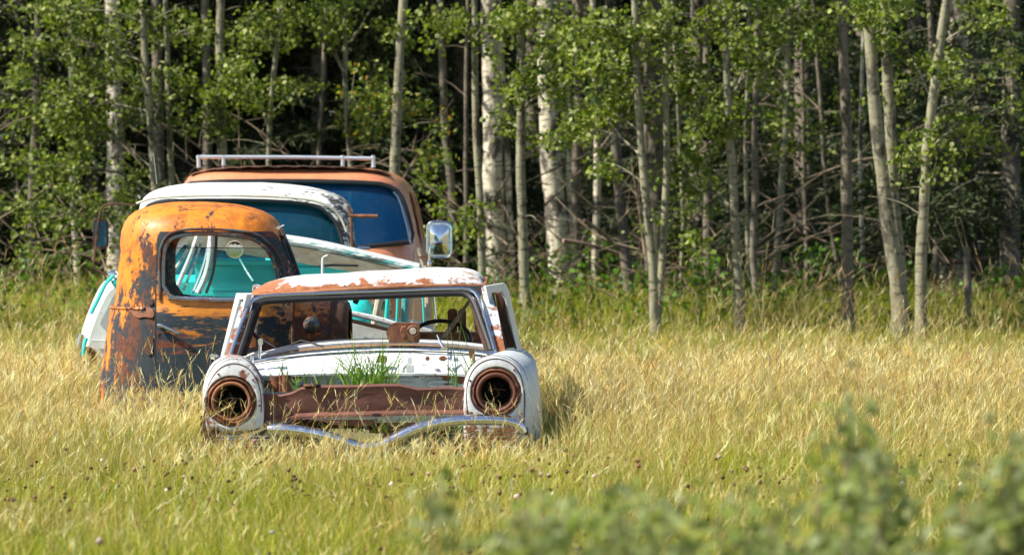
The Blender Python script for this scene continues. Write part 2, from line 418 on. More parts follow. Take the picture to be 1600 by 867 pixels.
# fenders: lofts from the headlight pod back to the cowl, then along the body side
def fender(front, mids, name, mat):
    rings = []
    for d, l in [(30.0, front)]+mids:
        rings.append(resample(PX(l, d), 56, True, 2))
    return rings
RF = [(729, 690), (726, 694), (726, 660), (726, 610), (733, 578), (750, 560), (776, 554), (800, 562), (814, 580), (820, 610), (824, 650), (828, 700), (825, 702), (780, 696)]
RM = [(30.12, [(725, 696), (722, 640), (724, 600), (731, 576), (748, 559), (776, 553), (803, 560), (819, 578), (828, 610), (834, 650), (838, 705), (780, 706)]),
      (30.5, [(724, 696), (723, 640), (725, 600), (731, 576), (748, 559), (778, 551), (812, 556), (833, 572), (842, 605), (846, 650), (847, 705), (780, 708)]),
      (31.0, [(738, 690), (737, 640), (739, 600), (743, 572), (758, 557), (786, 548), (815, 551), (835, 566), (844, 600), (848, 645), (848, 704), (790, 706)]),
      (31.4, [(760, 686), (758, 640), (758, 600), (760, 566), (770, 552), (790, 546), (814, 548), (830, 560), (840, 594), (845, 640), (845, 700), (800, 700)])]
rr = fender(RF, RM, 'x', 'x')
v, f = loft(rr, True)
meshobj('right_fender', v, f, 'fc_shade_side', fc, thick=.012)
LF = [(408, 668), (411, 664), (411, 640), (410, 610), (403, 584), (388, 565), (366, 558), (344, 566), (330, 585), (322, 612), (320, 640), (322, 668), (326, 674), (380, 672)]
LM = [(30.12, [(413, 668), (414, 640), (412, 608), (405, 581), (390, 563), (366, 556), (341, 563), (325, 582), (319, 612), (318, 640), (320, 664), (338, 678), (380, 678)]),
      (30.5, [(414, 668), (414, 640), (412, 606), (405, 578), (390, 560), (366, 552), (338, 560), (322, 580), (317, 612), (317, 640), (319, 664), (338, 678), (380, 678)]),
      (31.0, [(404, 664), (404, 636), (402, 600), (397, 572), (385, 558), (362, 552), (340, 560), (326, 580), (322, 610), (322, 640), (324, 660), (340, 672), (375, 672)]),
      (31.4, [(394, 660), (394, 632), (393, 596), (390, 568), (380, 556), (360, 552), (342, 560), (330, 580), (327, 608), (327, 636), (328, 656), (342, 668), (370, 668)])]
rr = fender(LF, LM, 'x', 'x')
v, f = loft(rr, True)
meshobj('left_fender', v, f, 'fc_fender', fc, thick=.012)
# front faces of the pods with the headlight hole
for side, outl, c, rad, mt in (('r', RF, (775, 613), .138, 'fc_pod'), ('l', LF, (361, 627), .138, 'fc_fender')):
    o_ = resample(PX(outl, 30.0), 64, True, 2); cc = P(c[0], c[1], 29.985)
    ang = [math.atan2(p.z-cc.z, p.x-cc.x) for p in o_]
    mid = [cc+Vector((math.cos(a)*rad*1.08, .0, math.sin(a)*rad*1.08)) for a in ang]
    inn = [cc+Vector((math.cos(a)*rad, .02, math.sin(a)*rad)) for a in ang]
    inn2 = [cc+Vector((math.cos(a)*rad*.98, .07, math.sin(a)*rad*.98)) for a in ang]
    mm = [a.lerp(b2, .5)+Vector((0, -.006, 0)) for a, b2 in zip(o_, mid)]
    v, f = loft([o_, mm, mid, inn, inn2], True)
    hs_ = meshobj('headlight_surround', v, f, mt, fc, thick=.006)
    gr_ = [a.lerp(b2, .30)+Vector((0, -.004, 0)) for a, b2 in zip(o_, mid)]
    B().add(tube(gr_[4:50], .0035, 5)).out('pressed_groove', 'rust_dark', hs_)
    for k in (6, 15, 30, 44, 57): bl_ = lathe(o_[k].lerp(mid[k], .62)+Vector((0, -.006, 0)), [(.0, -.004), (.006, -.003), (.007, .004)], n=8); meshobj('bolt', bl_[0], bl_[1], 'rust', hs_)
    # rusty bucket and rings
    hb = lathe(cc+Vector((0, .01, 0)), [(rad*1.0, .04), (rad*.99, -.006), (rad*.93, -.014), (rad*.86, -.002), (rad*.84, .03), (rad*.78, .03), (rad*.74, .004), (rad*.67, .006), (rad*.63, .05), (rad*.60, .13)], open_=True)
    bmv_ = [p+Vector((noise.noise(p*40)*.004, noise.noise(p*33+Vector((5, 0, 0)))*.008, noise.noise(p*40+Vector((9, 0, 0)))*.004)) for p in hb[0]]
    h_ = meshobj('headlight_bucket', bmv_, hb[1], 'rust', fc, thick=.003)
    hb = lathe(cc+Vector((0, .01, 0)), [(rad*.61, .12), (rad*.58, .2), (rad*.4, .26), (0, .27)], open_=True); meshobj('bowl', hb[0], hb[1], 'intdark', h_, thick=.003)  # bowl coloured near black in place of the shade inside the recess
    q = B().add(tube([cc+Vector((rad*.76*math.cos(a), -.008, rad*.76*math.sin(a))) for a in [2*math.pi*k/28 for k in range(28)]], .008, 6, closed=True))
    q.out('retaining_ring', 'rust_orange' if side == 'l' else 'rust_red', h_)
    q = B().add(tube([cc+Vector((-rad*.1, .12, rad*.3)), cc+Vector((.02, .04, -.01)), cc+Vector((-.03, .05, -.05)), cc+Vector((.01, .1, -.08))], .005, 6))
    q.add(tube([cc+Vector((-rad*.4, .09, 0)), cc+Vector((-.01, .03, .02)), cc+Vector((rad*.4, .08, .01))], .004, 6))
    q.outs('wiring', 'twig' if side == 'l' else 'rust_dark', h_)
# ragged sheet metal edge under the left pod
q = B()
for (a, b2, c2, d2) in (((318, 640), (330, 640), (327, 690), (316, 685)), ((326, 668), (352, 676), (350, 690), (330, 694)), ((312, 650), (322, 648), (325, 712), (315, 705))):
    q.add(prism(PX([a, b2, c2, d2], 29.98+random.random()*.1), (.0, .02, 0)))
q.outs('torn_panel', 'rust_dark', fc)
# body sides behind the fenders
def side_ring(d, xo, xi, zt):
    s = 1 if xo > xi else -1
    return [Vector((xi, d, .06)), Vector((xi, d, zt-.03)), Vector((xi+s*.03, d, zt)), Vector((xo-s*.09, d, zt-.008)), Vector((xo-s*.02, d, zt-.06)), Vector((xo, d, zt-.18)), Vector((xo, d, .2)), Vector((xo-s*.02, d, .06))]
xo = X(843, 31.4); zt = Z(551, 31.4)
v, f = loft([resample(side_ring(d, xo+o, xo-.16, zt+h), 24, True, 1) for d, o, h in ((31.38, -.01, 0), (31.9, .0, 0), (32.6, .0, -.005), (33.4, -.02, -.01), (34.0, -.05, -.02), (34.3, -.1, -.04))], True, (True, True))
meshobj('body_side', v, f, 'fc_shade_side', fc)
xo = X(333, 31.4); zt = Z(560, 31.4)
v, f = loft([resample(side_ring(d, xo+o, xo+.16, zt+h), 24, True, 1) for d, o, h in ((31.38, .03, 0), (31.9, .03, 0), (32.6, .04, -.005), (33.4, .06, -.01), (34.0, .09, -.02), (34.3, .14, -.04))], True, (True, True))
meshobj('body_side', v, f, 'fc_white', fc)
B().add(box(((X(333, 32)+X(843, 32))/2, 34.2, .30), 1.5, .06, .42, .03)).out('tail_panel', 'fc_white', fc)
# seat line and rear deck seen through the windshield
B().add(box((X(700, 33.6), 33.6, Z(527, 33.6)), .42, .5, .06, .03)).out('rear_seat', 'rust_orange', fc)
# cowl: chrome-blue strip, white vent panel, ledge, firewall
def arc(l, d, n=40, sm=2): return resample([P(a, b2, d) for a, b2 in l], n, smooth=sm)
c_top = arc([(392, 562), (440, 553), (520, 545), (600, 541), (680, 542), (740, 546), (775, 550)], 31.28)
c_hi = arc([(392, 568), (440, 560), (520, 552), (600, 549), (680, 550), (740, 554), (775, 560)], 31.18)
c_lo = arc([(396, 585), (440, 584), (520, 582), (600, 582), (680, 582), (730, 583), (760, 585)], 31.06)
c_lip = [p+Vector((0, -.03, -.004)) for p in c_lo]
c_un = [p+Vector((0, -.028, -.016)) for p in c_lo]
c_in = [p+Vector((0, .03, -.018)) for p in c_lo]
v, f = loft([c_top, c_hi, c_lo, c_lip, c_un, c_in], closed=False)
cw = meshobj('cowl_panel', v, f, 'fc_white', fc, thick=.006)
b = B().add(loft([[p+Vector((0, .004, .006)) for p in c_top], [p+Vector((0, -.05, -.006)) for p in c_top], [p+Vector((0, -.055, -.016)) for p in c_top], [p+Vector((0, .02, -.02)) for p in c_top]], False))
b.out('cowl_trim', 'chrome_blue', cw)
B().add(tube([p+Vector((0, -.01, .004)) for p in c_hi], .005, 6)).out('cowl_seal', 'black', cw)
q = B()
for k in range(3): q.add(tube([P(548+k*80, 556, 31.10), P(547+k*80, 570, 31.08), P(545+k*80, 578, 31.05)], .006, 5))
q.outs('cowl_rib', 'fc_white', cw)
fw0 = arc([(398, 585), (560, 584), (760, 585)], 31.1); fw1 = arc([(398, 608), (560, 612), (760, 612)], 31.12); fw2 = arc([(398, 660), (560, 664), (760, 664)], 31.2)
v, f = loft([fw0, fw1, fw2], closed=False); fw = meshobj('firewall', v, f, 'fc_firewall', fc, thick=.01)
q = B()
for a, b2, w, h in ((440, 600, 60, 12), (545, 598, 46, 10), (620, 597, 60, 12), (690, 600, 44, 10)):
    q.add(ringframe(PX([(a-w/2, b2-h/2), (a+w/2, b2-h/2), (a+w/2, b2+h/2), (a-w/2, b2+h/2)], 31.09), PX([(a-w/2+3, b2-h/2+3), (a+w/2-3, b2-h/2+3), (a+w/2-3, b2+h/2-3), (a-w/2+3, b2+h/2-3)], 31.09), (0, -.008, 0), 32, 1))
q.outs('firewall_pressing', 'fc_firewall', fw)
q = B().add(lathe(P(720, 592, 31.08), [(.03, -.02), (.03, 0)], n=16)); q.add(lathe(P(668, 560, 31.07), [(.012, -.02), (.014, 0)], n=12)); q.add(box(P(597, 561, 31.07), .055, .02, .04, .004)); q.add(box(P(692, 560, 31.07), .05, .03, .03, .01)); q.add(box(P(560, 578, 31.05), .03, .03, .03, .008))
q.outs('rusted_patch', 'rust', cw)
q = B().add(box(P(640, 564, 31.02), .026, .014, .05, .004)).add(box(P(641, 576, 31.0), .05, .012, .045, .004)); q.out('plastic_tag', 'whitepl', cw)
# dash behind the cowl
t0 = arc([(404, 552), (450, 538), (520, 530), (600, 528), (700, 530), (764, 538)], 31.75)
t1 = arc([(404, 556), (450, 544), (520, 536), (600, 533), (700, 535), (764, 543)], 31.6)
t2 = arc([(404, 572), (450, 562), (520, 556), (600, 553), (700, 555), (764, 560)], 31.55)
v, f = loft([t0, t1], closed=False); da = meshobj('dashboard', v, f, 'fc_white', fc, thick=.012)
v, f = loft([[p+Vector((0, .003, -.012)) for p in t1], t2], closed=False); meshobj('dash_face', v, f, 'tan', da, thick=.01)
q = B().add(tube([P(412, 541, 31.5), P(395, 520, 31.55), P(388, 508, 31.6)], .01, 6)).add(tube([P(395, 522, 31.5), P(430, 543, 31.45)], .008, 6)).add(tube([P(455, 538, 31.5), P(470, 532, 31.5), P(505, 541, 31.45)], .006, 6))
q.outs('loose_wire', 'black', fc)
# steering wheel and column
sc_, nrm = P(688, 534, 31.95), Vector((0, -.75, .66))
ring = []
for k in range(40):
    a = 2*math.pi*k/40; ring.append(sc_+Vector((math.cos(a)*.185, 0, 0))+Vector((0, .66, .75)).normalized()*(math.sin(a)*.165))
sw = B().add(tube(ring, .0125, 8, closed=True)).add(tube([ring[0], sc_, ring[20]], .010, 6)).add(tube([sc_, ring[30]], .010, 6)).out('steering_wheel', 'blackplastic', fc)
B().add(tube([sc_, P(690, 570, 31.7)], .022, 8)).out('steering_column', 'blackplastic', sw)
B().add(tube([P(742, 458, 31.9), P(720, 490, 31.8), P(692, 528, 31.75)], [.007, .012, .014], 6)).out('hanging_strap', 'twig', fc)
q = B().add(box(P(707, 501, 33.0), .06, .06, .15, .01)).add(box(P(722, 501, 32.95), .05, .1, .15, .012)).add(box(P(727, 530, 32.6), .05, .05, .14, .01))
q.outs('seat_bracket', 'rust_red', fc)
B().add(prism(PX([(553, 459), (567, 459), (562, 468), (558, 476), (551, 473)], 31.78), (0, .01, .0))).out('torn_headliner', 'intdark', fc)
B().add(prism(PX([(590, 459), (606, 458), (602, 464), (594, 462)], 31.78), (0, .01, .0))).out('torn_headliner', 'intdark', fc)
# wiper stub, mirror post, door lock bits
q = B().add(tube([P(683, 523, 31.2), P(688, 535, 31.16), P(694, 545, 31.14)], [.004, .008, .010], 6)).add(box(P(694, 545, 31.13), .045, .03, .022, .006))
q.out('wiper_stub', 'chrome', fc)
q = B().add(tube([P(405, 560, 31.1), P(407, 532, 31.08)], .008, 6)).add(box(P(407, 534, 31.07), .028, .02, .04, .005)).add(tube([P(392, 578, 31.1), P(394, 556, 31.1)], .010, 6)); q.outs('hood_hinge', 'chrome', fc)
q = B().add(tube([P(741, 572, 31.05), P(739, 550, 31.1)], .010, 6)).add(box(P(737, 553, 31.1), .03, .03, .05, .006)); q.outs('hood_hinge', 'rust', fc)
q = B().add(tube([P(346, 561, 30.8), P(330, 556, 30.78)], [.010, .016], 8)).add(box(P(334, 556, 30.77), .05, .03, .018, .006)); q.out('side_marker', 'chrome', fc)
# rusty beam across the engine bay
ctl = [(404, 614, 664), (420, 614, 660), (438, 616, 657), (455, 612, 655), (470, 605, 654), (492, 602, 653), (505, 602, 652), (560, 601, 651), (600, 600, 650), (625, 600, 649), (640, 603, 649), (652, 606, 649), (700, 604, 648), (730, 606, 648)]
rings = []
for px, a, b2 in ctl:
    d = 30.06; zt_, zb = Z(a, d), Z(b2, d); x = X(px, d); dent = .012*math.sin(px*.05)
    rings.append([Vector((x, d+.11, zt_-.004)), Vector((x, d+.02, zt_)), Vector((x, d, zt_-.012)), Vector((x, d+.018+dent, zt_-.05)), Vector((x, d+.012+dent, (zt_+zb)/2)), Vector((x, d+.016, zb+.03)), Vector((x, d-.02, zb+.012)), Vector((x, d-.022, zb)), Vector((x, d+.11, zb+.004))])
v, f = loft(rings, True, (True, True))
bmv = meshobj('radiator_beam', v, f, 'rust_red', fc, sharp=50)
q = B().add(lathe(P(575, 633, 30.03), [(.018, -.02), (.02, 0)], n=12)).add(tube([P(575, 633, 30.0), P(575, 640, 29.96)], .006, 6)); q.out('beam_bolt', 'rust_dark', bmv)
q = B().add(lathe(P(487, 603, 30.08), [(.045, .012), (.05, 0)], 'z', 20)); q.out('beam_cap', 'rust_dark', bmv)
q = B().add(tube([P(431, 612, 30.5), P(431, 588, 30.5)], .035, 12)).add(tube([P(448, 612, 30.6), P(447, 586, 30.6)], .03, 12)).add(tube([P(418, 606, 30.4), P(418, 594, 30.4)], .02, 10)).add(tube([P(438, 586, 30.45), P(438, 612, 30.45)], .008, 6)); q.outs('spring_tower', 'rust', fc)
q = B().add(box(P(520, 662, 30.3), .5, .1, .05, .02)).add(box(P(640, 668, 30.35), .5, .1, .06, .02)).add(tube([P(440, 668, 30.2), P(480, 660, 30.2), P(530, 664, 30.25)], .02, 8)); q.outs('frame_rail', 'rust_dark', fc)
# chrome grille surround blade, V shaped
cen = resample([P(a, b2, d) for a, b2, d in [(418, 671, 29.9), (450, 671, 29.88), (480, 675, 29.86), (520, 684, 29.84), (555, 697, 29.82), (580, 701, 29.81), (606, 692, 29.82), (640, 674, 29.84), (680, 661, 29.86), (730, 656, 29.87), (780, 656, 29.88), (806, 661, 29.9), (815, 674, 29.92), (820, 694, 29.95)]], 70, smooth=2)
rings = []
for i, p in enumerate(cen):
    t = (cen[min(i+1, 69)]-cen[max(i-1, 0)]).normalized(); up = Vector((0, 1, 0)).cross(t); up = -up if up.z < 0 and i < 60 else up
    if up.z < 0 and abs(up.z) > .3: up = -up
    w = .028
    rings.append([p+up*w*1.15+Vector((0, .05, 0)), p+up*w, p+up*w*.45+Vector((0, -.022, 0)), p-up*w*.3+Vector((0, -.024, 0)), p-up*w, p-up*w*1.05+Vector((0, .03, 0))])
v, f = loft(rings, False); meshobj('grille_surround', v, f, 'chrome', fc, sharp=60, thick=.003)
q = B()
for k in range(4): q.add(tube([P(338, 681+k*5.5, 29.95), P(420, 681.5+k*5, 29.93)], .0035, 6)); q.add(tube([P(690+k*4, 671+k*6, 29.95), P(816, 668+k*7, 29.95)], .0035, 6))
for k in range(3): q.add(tube([P(430, 679+k*6, 29.96), P(530, 686+k*6, 29.93), P(600, 700+k*4, 29.93), P(700, 676+k*6, 29.94)], .003, 6))
q.outs('grille_bar', 'chrome_clean', fc)
q = B().add(box((X(580, 30.2), 30.25, Z(712, 30.2)), 1.7, .1, .08, .02)); q.out('lower_valance', 'rust_dark', fc)
# rusty gauge box resting on the cowl
gb = empty('gauge_box', P(628, 534, 31.35), 'small brown rusty box with a round dial and clasp, resting on the white car cowl', 'gauge box')
v, f = prism([P(608, 536, 31.26), P(603, 520, 31.26), P(611, 506, 31.26), P(618, 504, 31.26), P(653, 505, 31.26), P(655, 507, 31.26), P(655, 534, 31.26), P(652, 536, 31.26)], (0, .14, .0))
bx = meshobj('case', v, f, 'rust', gb)
q = B().add(lathe(P(645, 517, 31.24), [(.034, .01), (.036, -.008), (.029, -.014), (.026, -.006), (.0, -.006)], n=24)); dl = q.out('dial', 'rust_orange', gb)
q = B().add(lathe(P(645, 517, 31.22), [(.0, -.002), (.02, -.001), (.021, .01)], n=20)); q.out('dial_face', 'cream', dl)
q = B().add(tube([P(645, 517, 31.2), P(648, 514, 31.2)], .003, 5)); q.out('pointer', 'black', dl)
q = B().add(tube([P(630, 523, 31.24), P(626, 518, 31.22), P(628, 511, 31.22), P(633, 510, 31.22), P(634, 514, 31.23)], .005, 6)).add(lathe(P(630, 524, 31.25), [(.012, -.012), (.013, .01)], n=14)); q.out('clasp', 'rust_orange', gb)

# ================================================================== ORANGE TRUCK CAB
DC = 35.35
oc = empty('truck_cab', (X(320, DC), DC, 0), 'old orange and slate rusty truck cab seen from its side, sunk in the grass', 'truck cab')
#        py   xl   xr   half depth
TB = [(672, 151, 470, .76), (640, 154, 470, .76), (590, 159, 470, .76), (530, 167, 469, .755), (495, 172, 468, .75), (481, 175, 468, .745), (477, 180, 467, .730), (465, 182, 466, .725),
      (430, 186, 463, .715), (400, 188, 455, .705), (375, 190, 447, .695), (360, 192, 441, .68), (348, 196, 434, .655), (338, 203, 424, .615), (330, 213, 410, .56), (324, 227, 392, .49), (319, 245, 368, .39), (316, 268, 335, .26), (315, 285, 318, .12)]
def cab_tab(z):
    rows = [(Z(a, DC), X(l, DC), X(r, DC), h) for a, l, r, h in TB]
    if z <= rows[0][0]: return rows[0][1:]
    for q1, q2 in zip(rows, rows[1:]):
        if q1[0] <= z <= q2[0]:
            u = (z-q1[0])/(q2[0]-q1[0]); return tuple(q1[i]+(q2[i]-q1[i])*u for i in (1, 2, 3))
    return rows[-1][1:]
def cab_n(side): return 2.9 if side < 0 else 4.5
def cab_y(x, z):                               # near side surface
    xl, xr, h = cab_tab(z); cx, a = (xl+xr)/2, (xr-xl)/2; t = min(.999, abs(x-cx)/a)
    return DC-h*(1-t**cab_n(x-cx))**(1/cab_n(x-cx))
def se_ring(cx, cy, a, bb, nl, nr, z, N=80, nfront=None):
    out = []
    for k in range(N):
        t = 2*math.pi*k/N; c, s = math.cos(t), math.sin(t); n = nr if c > 0 else nl
        n = 2+(n-2)*1.0
        out.append(Vector((cx+a*math.copysign(abs(c)**(2/n), c), cy+bb*math.copysign(abs(s)**(2/n), s), z)))
    return out
zs = []
for (q1, q2) in zip(TB, TB[1:]):
    m = max(1, int(abs(Z(q2[0], DC)-Z(q1[0], DC))/.06)); zs += [Z(q1[0], DC)+(Z(q2[0], DC)-Z(q1[0], DC))*k/m for k in range(m)]
zs.append(Z(TB[-1][0], DC))
rings = []
for z in zs:
    xl, xr, h = cab_tab(z); rings.append(se_ring((xl+xr)/2, DC, (xr-xl)/2, h, 2.9, 4.5, z))
v, f = loft(rings, True, (False, True))
shell = meshobj('cab_shell', v, f, 'oc_shell', oc, thick=.012)
WN = [(258, 462), (257, 400), (262, 380), (274, 370), (300, 366), (372, 367), (398, 376), (416, 392), (427, 415), (431, 440), (432, 468), (300, 468)]
WN = [(343+(a-343)*1.06, 418+(b2-418)*1.05) for a, b2 in WN]
wpts = resample(PX(WN, 34.6), 48, True, 1)
cutr = prism([p+Vector((0, -.4, 0)) for p in wpts], (0, 3.2, 0))
# windshield and rear window openings (cut lengthwise)
fr = [Vector((0, 0, 0))]*0
yy = lambda dy, py: Vector((X(420, DC), DC+dy, Z(py, DC)))
wsc = resample([yy(-.5, 425), yy(-.5, 385), yy(-.42, 368), yy(.42, 368), yy(.5, 385), yy(.5, 425)], 32, True, 1)
rwc = resample([Vector((X(150, DC), DC+dy, Z(py, DC))) for dy, py in ((-.32, 425), (-.32, 372), (.32, 372), (.32, 425))], 32, True, 2)
cut(shell, [cutr, prism(wsc, (.5, 0, 0)), prism(rwc, (.4, 0, 0))])
def on_side(l, off, n=64, sm=1, closed=True):
    out = []
    for p in resample([Vector((X(a, 34.62), 0, Z(b2, 34.62))) for a, b2 in l], n, closed, sm):
        out.append(Vector((p.x, cab_y(p.x, p.z)-off, p.z)))
    return out
# door: a patch that follows the cab side
us = 34; vs = 46; dl_, dr_, dt_, db_ = 244, 462, 362, 668
rows = []
for j in range(vs+1):
    py = db_+(dt_-db_)*j/vs; row = []
    for i in range(us+1):
        top = max(0, (py-470)/-108) if py < 470 else 0
        pr = 462-(462-436)*max(0, (430-py)/70)**1.4 if py < 430 else 462
        px = dl_+(pr-dl_)*i/us
        if py < 372:                       # rounded upper corners
            kk = (372-py)/10; px = (dl_+5*kk)+(pr-14*kk-dl_-5*kk)*i/us
        x, z = X(px, 34.62), Z(py, 34.62); row.append(Vector((x, cab_y(x, z)-.014, z)))
    rows.append(row)
v, f = loft(rows, False); door = meshobj('door', v, f, 'oc_door', oc, thick=.012)
cut(door, [prism([p+Vector((0, -.4, 0)) for p in wpts], (0, .9, 0))])
# window surround bands
B().add(loft([on_side(WN, .022), on_side(WN, .034), [p for p in on_side([(a+(343-a)*.055, b2+(418-b2)*.075) for a, b2 in WN], .030)], on_side([(a+(343-a)*.07, b2+(418-b2)*.09) for a, b2 in WN], -.02)], True)).out('window_surround', 'oc_frame', door)
OW = [(250, 470), (248, 395), (256, 372), (270, 362), (305, 357), (385, 361), (412, 372), (432, 395), (444, 430), (446, 474)]
B().add(tube(on_side(OW, .018, closed=False), .009, 6)).out('door_bead', 'oc_frame', door)
gp = on_side([(a+(343-a)*.03, b2+(418-b2)*.03) for a, b2 in [(257, 466), (258, 389), (300, 388), (418, 388), (429, 420), (431, 466)]], -.045, 40, 0)
v, f = prism(gp, (0, .005, 0)); meshobj('window_glass', v, f, 'glass_clear', door)
B().add(tube([P(262, 388.5, 34.66), P(300, 387, 34.66), P(418, 388, 34.66)], .003, 6)).out('glass_edge', 'black', door)
B().add(tube(on_side([(262, 465), (340, 467), (425, 467)], .02, 20, 0, False), .011, 6)).out('window_sill', 'chrome', door)
# handle, seam, hinge, bead
q = B().add(tube(on_side([(247, 508), (253, 508), (266, 514), (281, 520)], .045, 12, 1, False), [.014]*3+[.011]*6+[.008]*3, 8)).add(tube([on_side([(249, 508), (250, 508)], .0, 2, 0, False)[0], on_side([(249, 508), (250, 508)], .05, 2, 0, False)[0]], .010, 8))
q.out('door_handle', 'chrome', door)
q = B().add(lathe(on_side([(251, 524), (252, 524)], .006, 2, 0, False)[0], [(.022, 0), (.02, -.01), (.012, -.01), (.01, .0), (.0, .0)], n=16)); q.out('lock_socket', 'rust_dark', door)
B().add(tube(on_side([(243, 668), (243, 560), (243, 470), (244, 400), (250, 372)], .004, 30, 0, False), .006, 6)).out('door_seam', 'intdark', oc)
bd = []
for z in (Z(479, DC),):
    xl, xr, h = cab_tab(z); bd = se_ring((xl+xr)/2, DC, (xr-xl)/2+.006, h+.006, 2.9, 4.5, z)
sel = [p for p in bd if p.x < X(243, DC)]
sel.sort(key=lambda p: math.atan2(p.y-DC, -(p.x-X(320, DC))))
B().add(tube(sel, .012, 6)).out('belt_bead', 'oc_shell', oc)
# cowl ahead of the door: rings along x
rings = []
for px, pt, hw in ((463, 468, .60), (470, 466, .60), (490, 465, .585), (510, 465, .57), (519, 466, .56)):
    x = X(px, DC-.2); z1 = Z(pt, DC-.3); ring = []
    for k in range(33):
        a = math.pi*k/32; c, s = math.cos(a), math.sin(a)
        ring.append(Vector((x, DC-hw*math.copysign(abs(c)**.45, c), .02+(z1-.02)*abs(s)**.30)))
    rings.append(ring)
v, f = loft(rings, False); meshobj('cowl', v, f, 'oc_cowl', oc, thick=.012)
rings = []
for px, pt, hw in ((518, 465, .568), (524, 465, .568), (536, 468, .55), (543, 474, .53), (546, 484, .50)):
    x = X(px, DC-.2); z1 = Z(pt, DC-.3); ring = []
    for k in range(33):
        a = math.pi*k/32; c, s = math.cos(a), math.sin(a)
        ring.append(Vector((x, DC-hw*math.copysign(abs(c)**.45, c), .02+(z1-.02)*abs(s)**.30)))
    rings.append(ring)
v, f = loft(rings, False); meshobj('cowl_band', v, f, 'rust_dark', oc, thick=.012)
q = B().add(lathe(P(486, 508, 34.72), [(.0, -.07), (.025, -.065), (.040, -.045), (.046, -.01), (.055, .0), (.058, .03)], n=20)); q.out('cowl_lamp', 'slate', oc)
q = B().add(box(P(453, 494, 34.60), .05, .04, .07, .008)).add(tube([P(457, 466, 34.62), P(457, 600, 34.62)], .010, 6)); q.outs('door_hinge', 'rust_dark', oc)
q = B().add(tube([P(444, 366, 34.95), P(456, 396, 34.9), P(468, 430, 34.85)], .009, 6)).add(tube([P(437, 368, 34.95), P(441, 372, 34.95), P(444, 366, 34.95)], .012, 6)).add(tube([P(440, 374, 34.95), P(462, 430, 34.9)], .006, 6)); q.outs('windshield_frame', 'black', oc)
q = B().add(tube([P(432, 357, 34.9), P(440, 354, 34.9), P(444, 352, 34.9)], .007, 6)).add(lathe(P(435, 356, 34.9), [(.012, -.01), (.012, .01)], n=10)); q.out('roof_lamp_stub', 'chrome', oc)
# far door mirror, seen through the window
mr = lathe(P(367, 390, 36.35), [(.0, -.012), (.052, -.010), (.058, -.004), (.060, .006), (.05, .02), (0, .03)], n=28); mo = meshobj('mirror', mr[0], mr[1], 'mirror', oc)
q = B().add(tube([P(373, 402, 36.35), P(386, 425, 36.3), P(396, 440, 36.2)], .008, 6)).out('mirror_arm', 'tealdark', mo)
q = B().add(tube([P(367, 390, 36.342)+Vector((.058*math.cos(a), 0, .058*math.sin(a))) for a in [2*math.pi*k/24 for k in range(24)]], .004, 6, closed=True)).out('mirror_rim', 'cream', mo)

# ================================================================== TURQUOISE CAR between cab and white truck
tc = empty('turquoise_car', (X(480, 37.3), 37.3, 0), 'turquoise and white car body with its roof sagging to one side, behind the orange cab', 'car')
DT = 37.0
# sagging roof: slab from upper left to lower right
def roofrow(d, dz, th):
    cl = resample([P(a, b2, DT) for a, b2 in [(250, 353), (330, 356), (450, 372), (500, 380), (560, 394), (610, 406), (655, 417)]], 40, smooth=2)
    return [Vector((p.x, d, p.z+dz)) for p in cl]
v, f = loft([roofrow(36.85, .0, 0), roofrow(36.95, .012, 0), roofrow(37.3, .02, 0), roofrow(37.9, .01, 0), roofrow(38.1, -.02, 0)], False)
rf = meshobj('roof', v, f, 'tc_white', tc, thick=.03)
B().add(tube([p+Vector((0, -.01, -.02)) for p in roofrow(36.85, 0, 0)], .024, 8, flat=.8)).out('roof_edge', 'tealwhite', rf)
v, f = loft([[p+Vector((0, 0, -.045)) for p in roofrow(36.9, 0, 0)], [p+Vector((0, 0, -.10-.055*math.sin(math.pi*min(1, max(0, i/39.)))) ) for i, p in enumerate(roofrow(37.05, 0, 0))]], False)
meshobj('headliner', v, f, 'cream', rf, thick=.01)
# body block: lower tub with a cowl and doors
q = B().add(loft([resample([Vector((X(l, DT), d, z)) for l, z in [(250, .1), (250, .62), (262, .70), (655, .62), (682, .55), (684, .1)]], 30, True, 1) for d in (36.7, 36.75, 37.6, 38.1)], True, (True, True)))
tb = q.out('body_tub', 'tc_white', tc)
# front panel in turquoise, ledge, upper panel
q = B().add(box((X(372, DT), 37.15, Z(433, DT)), .62, .03, .20, .015)).add(box((X(380, DT), 37.0, Z(459, DT)), .60, .12, .05, .015)); q.outs('rear_panel', 'teal', tc)
q = B().add(box((X(382, DT), 37.12, Z(411, DT)), .44, .08, .035, .012)).add(box((X(382, DT), 37.13, Z(417, DT)), .42, .05, .008, .003)); q.outs('parcel_shelf', 'teal', tc)
q = B().add(box((X(520, DT), 37.12, Z(409, DT)), .75, .16, .06, .02)).add(box((X(520, DT), 37.1, Z(425, DT)), .8, .1, .1, .02)); q.outs('cowl', 'teal', tc)
q = B().add(box((X(330, DT), 37.6, Z(400, DT)), .7, .02, .28, .005)); q.out('inner_panel', 'glass_teal', tc)
def bar(l, w, mat, name, d=37.0, parent=tc, flat=1): return B().add(tube(resample([P(a, b2, d) for a, b2 in l], 12, smooth=1), w, 8, flat=flat)).out(name, mat, parent)
bar([(255, 430), (268, 400), (285, 378), (300, 366)], .020, 'tc_white', 'window_pillar', 36.95)
bar([(250, 462), (270, 425), (290, 398), (300, 372)], .012, 'tealwhite', 'window_trim', 37.0)
bar([(274, 455), (284, 432), (298, 400), (309, 368)], .017, 'tc_white', 'window_pillar', 36.8)
bar([(286, 455), (296, 430), (308, 400), (316, 372)], .009, 'tealwhite', 'window_trim', 36.8)
bar([(300, 458), (312, 430), (322, 400), (327, 368)], .008, 'chrome_clean', 'window_trim', 36.78)
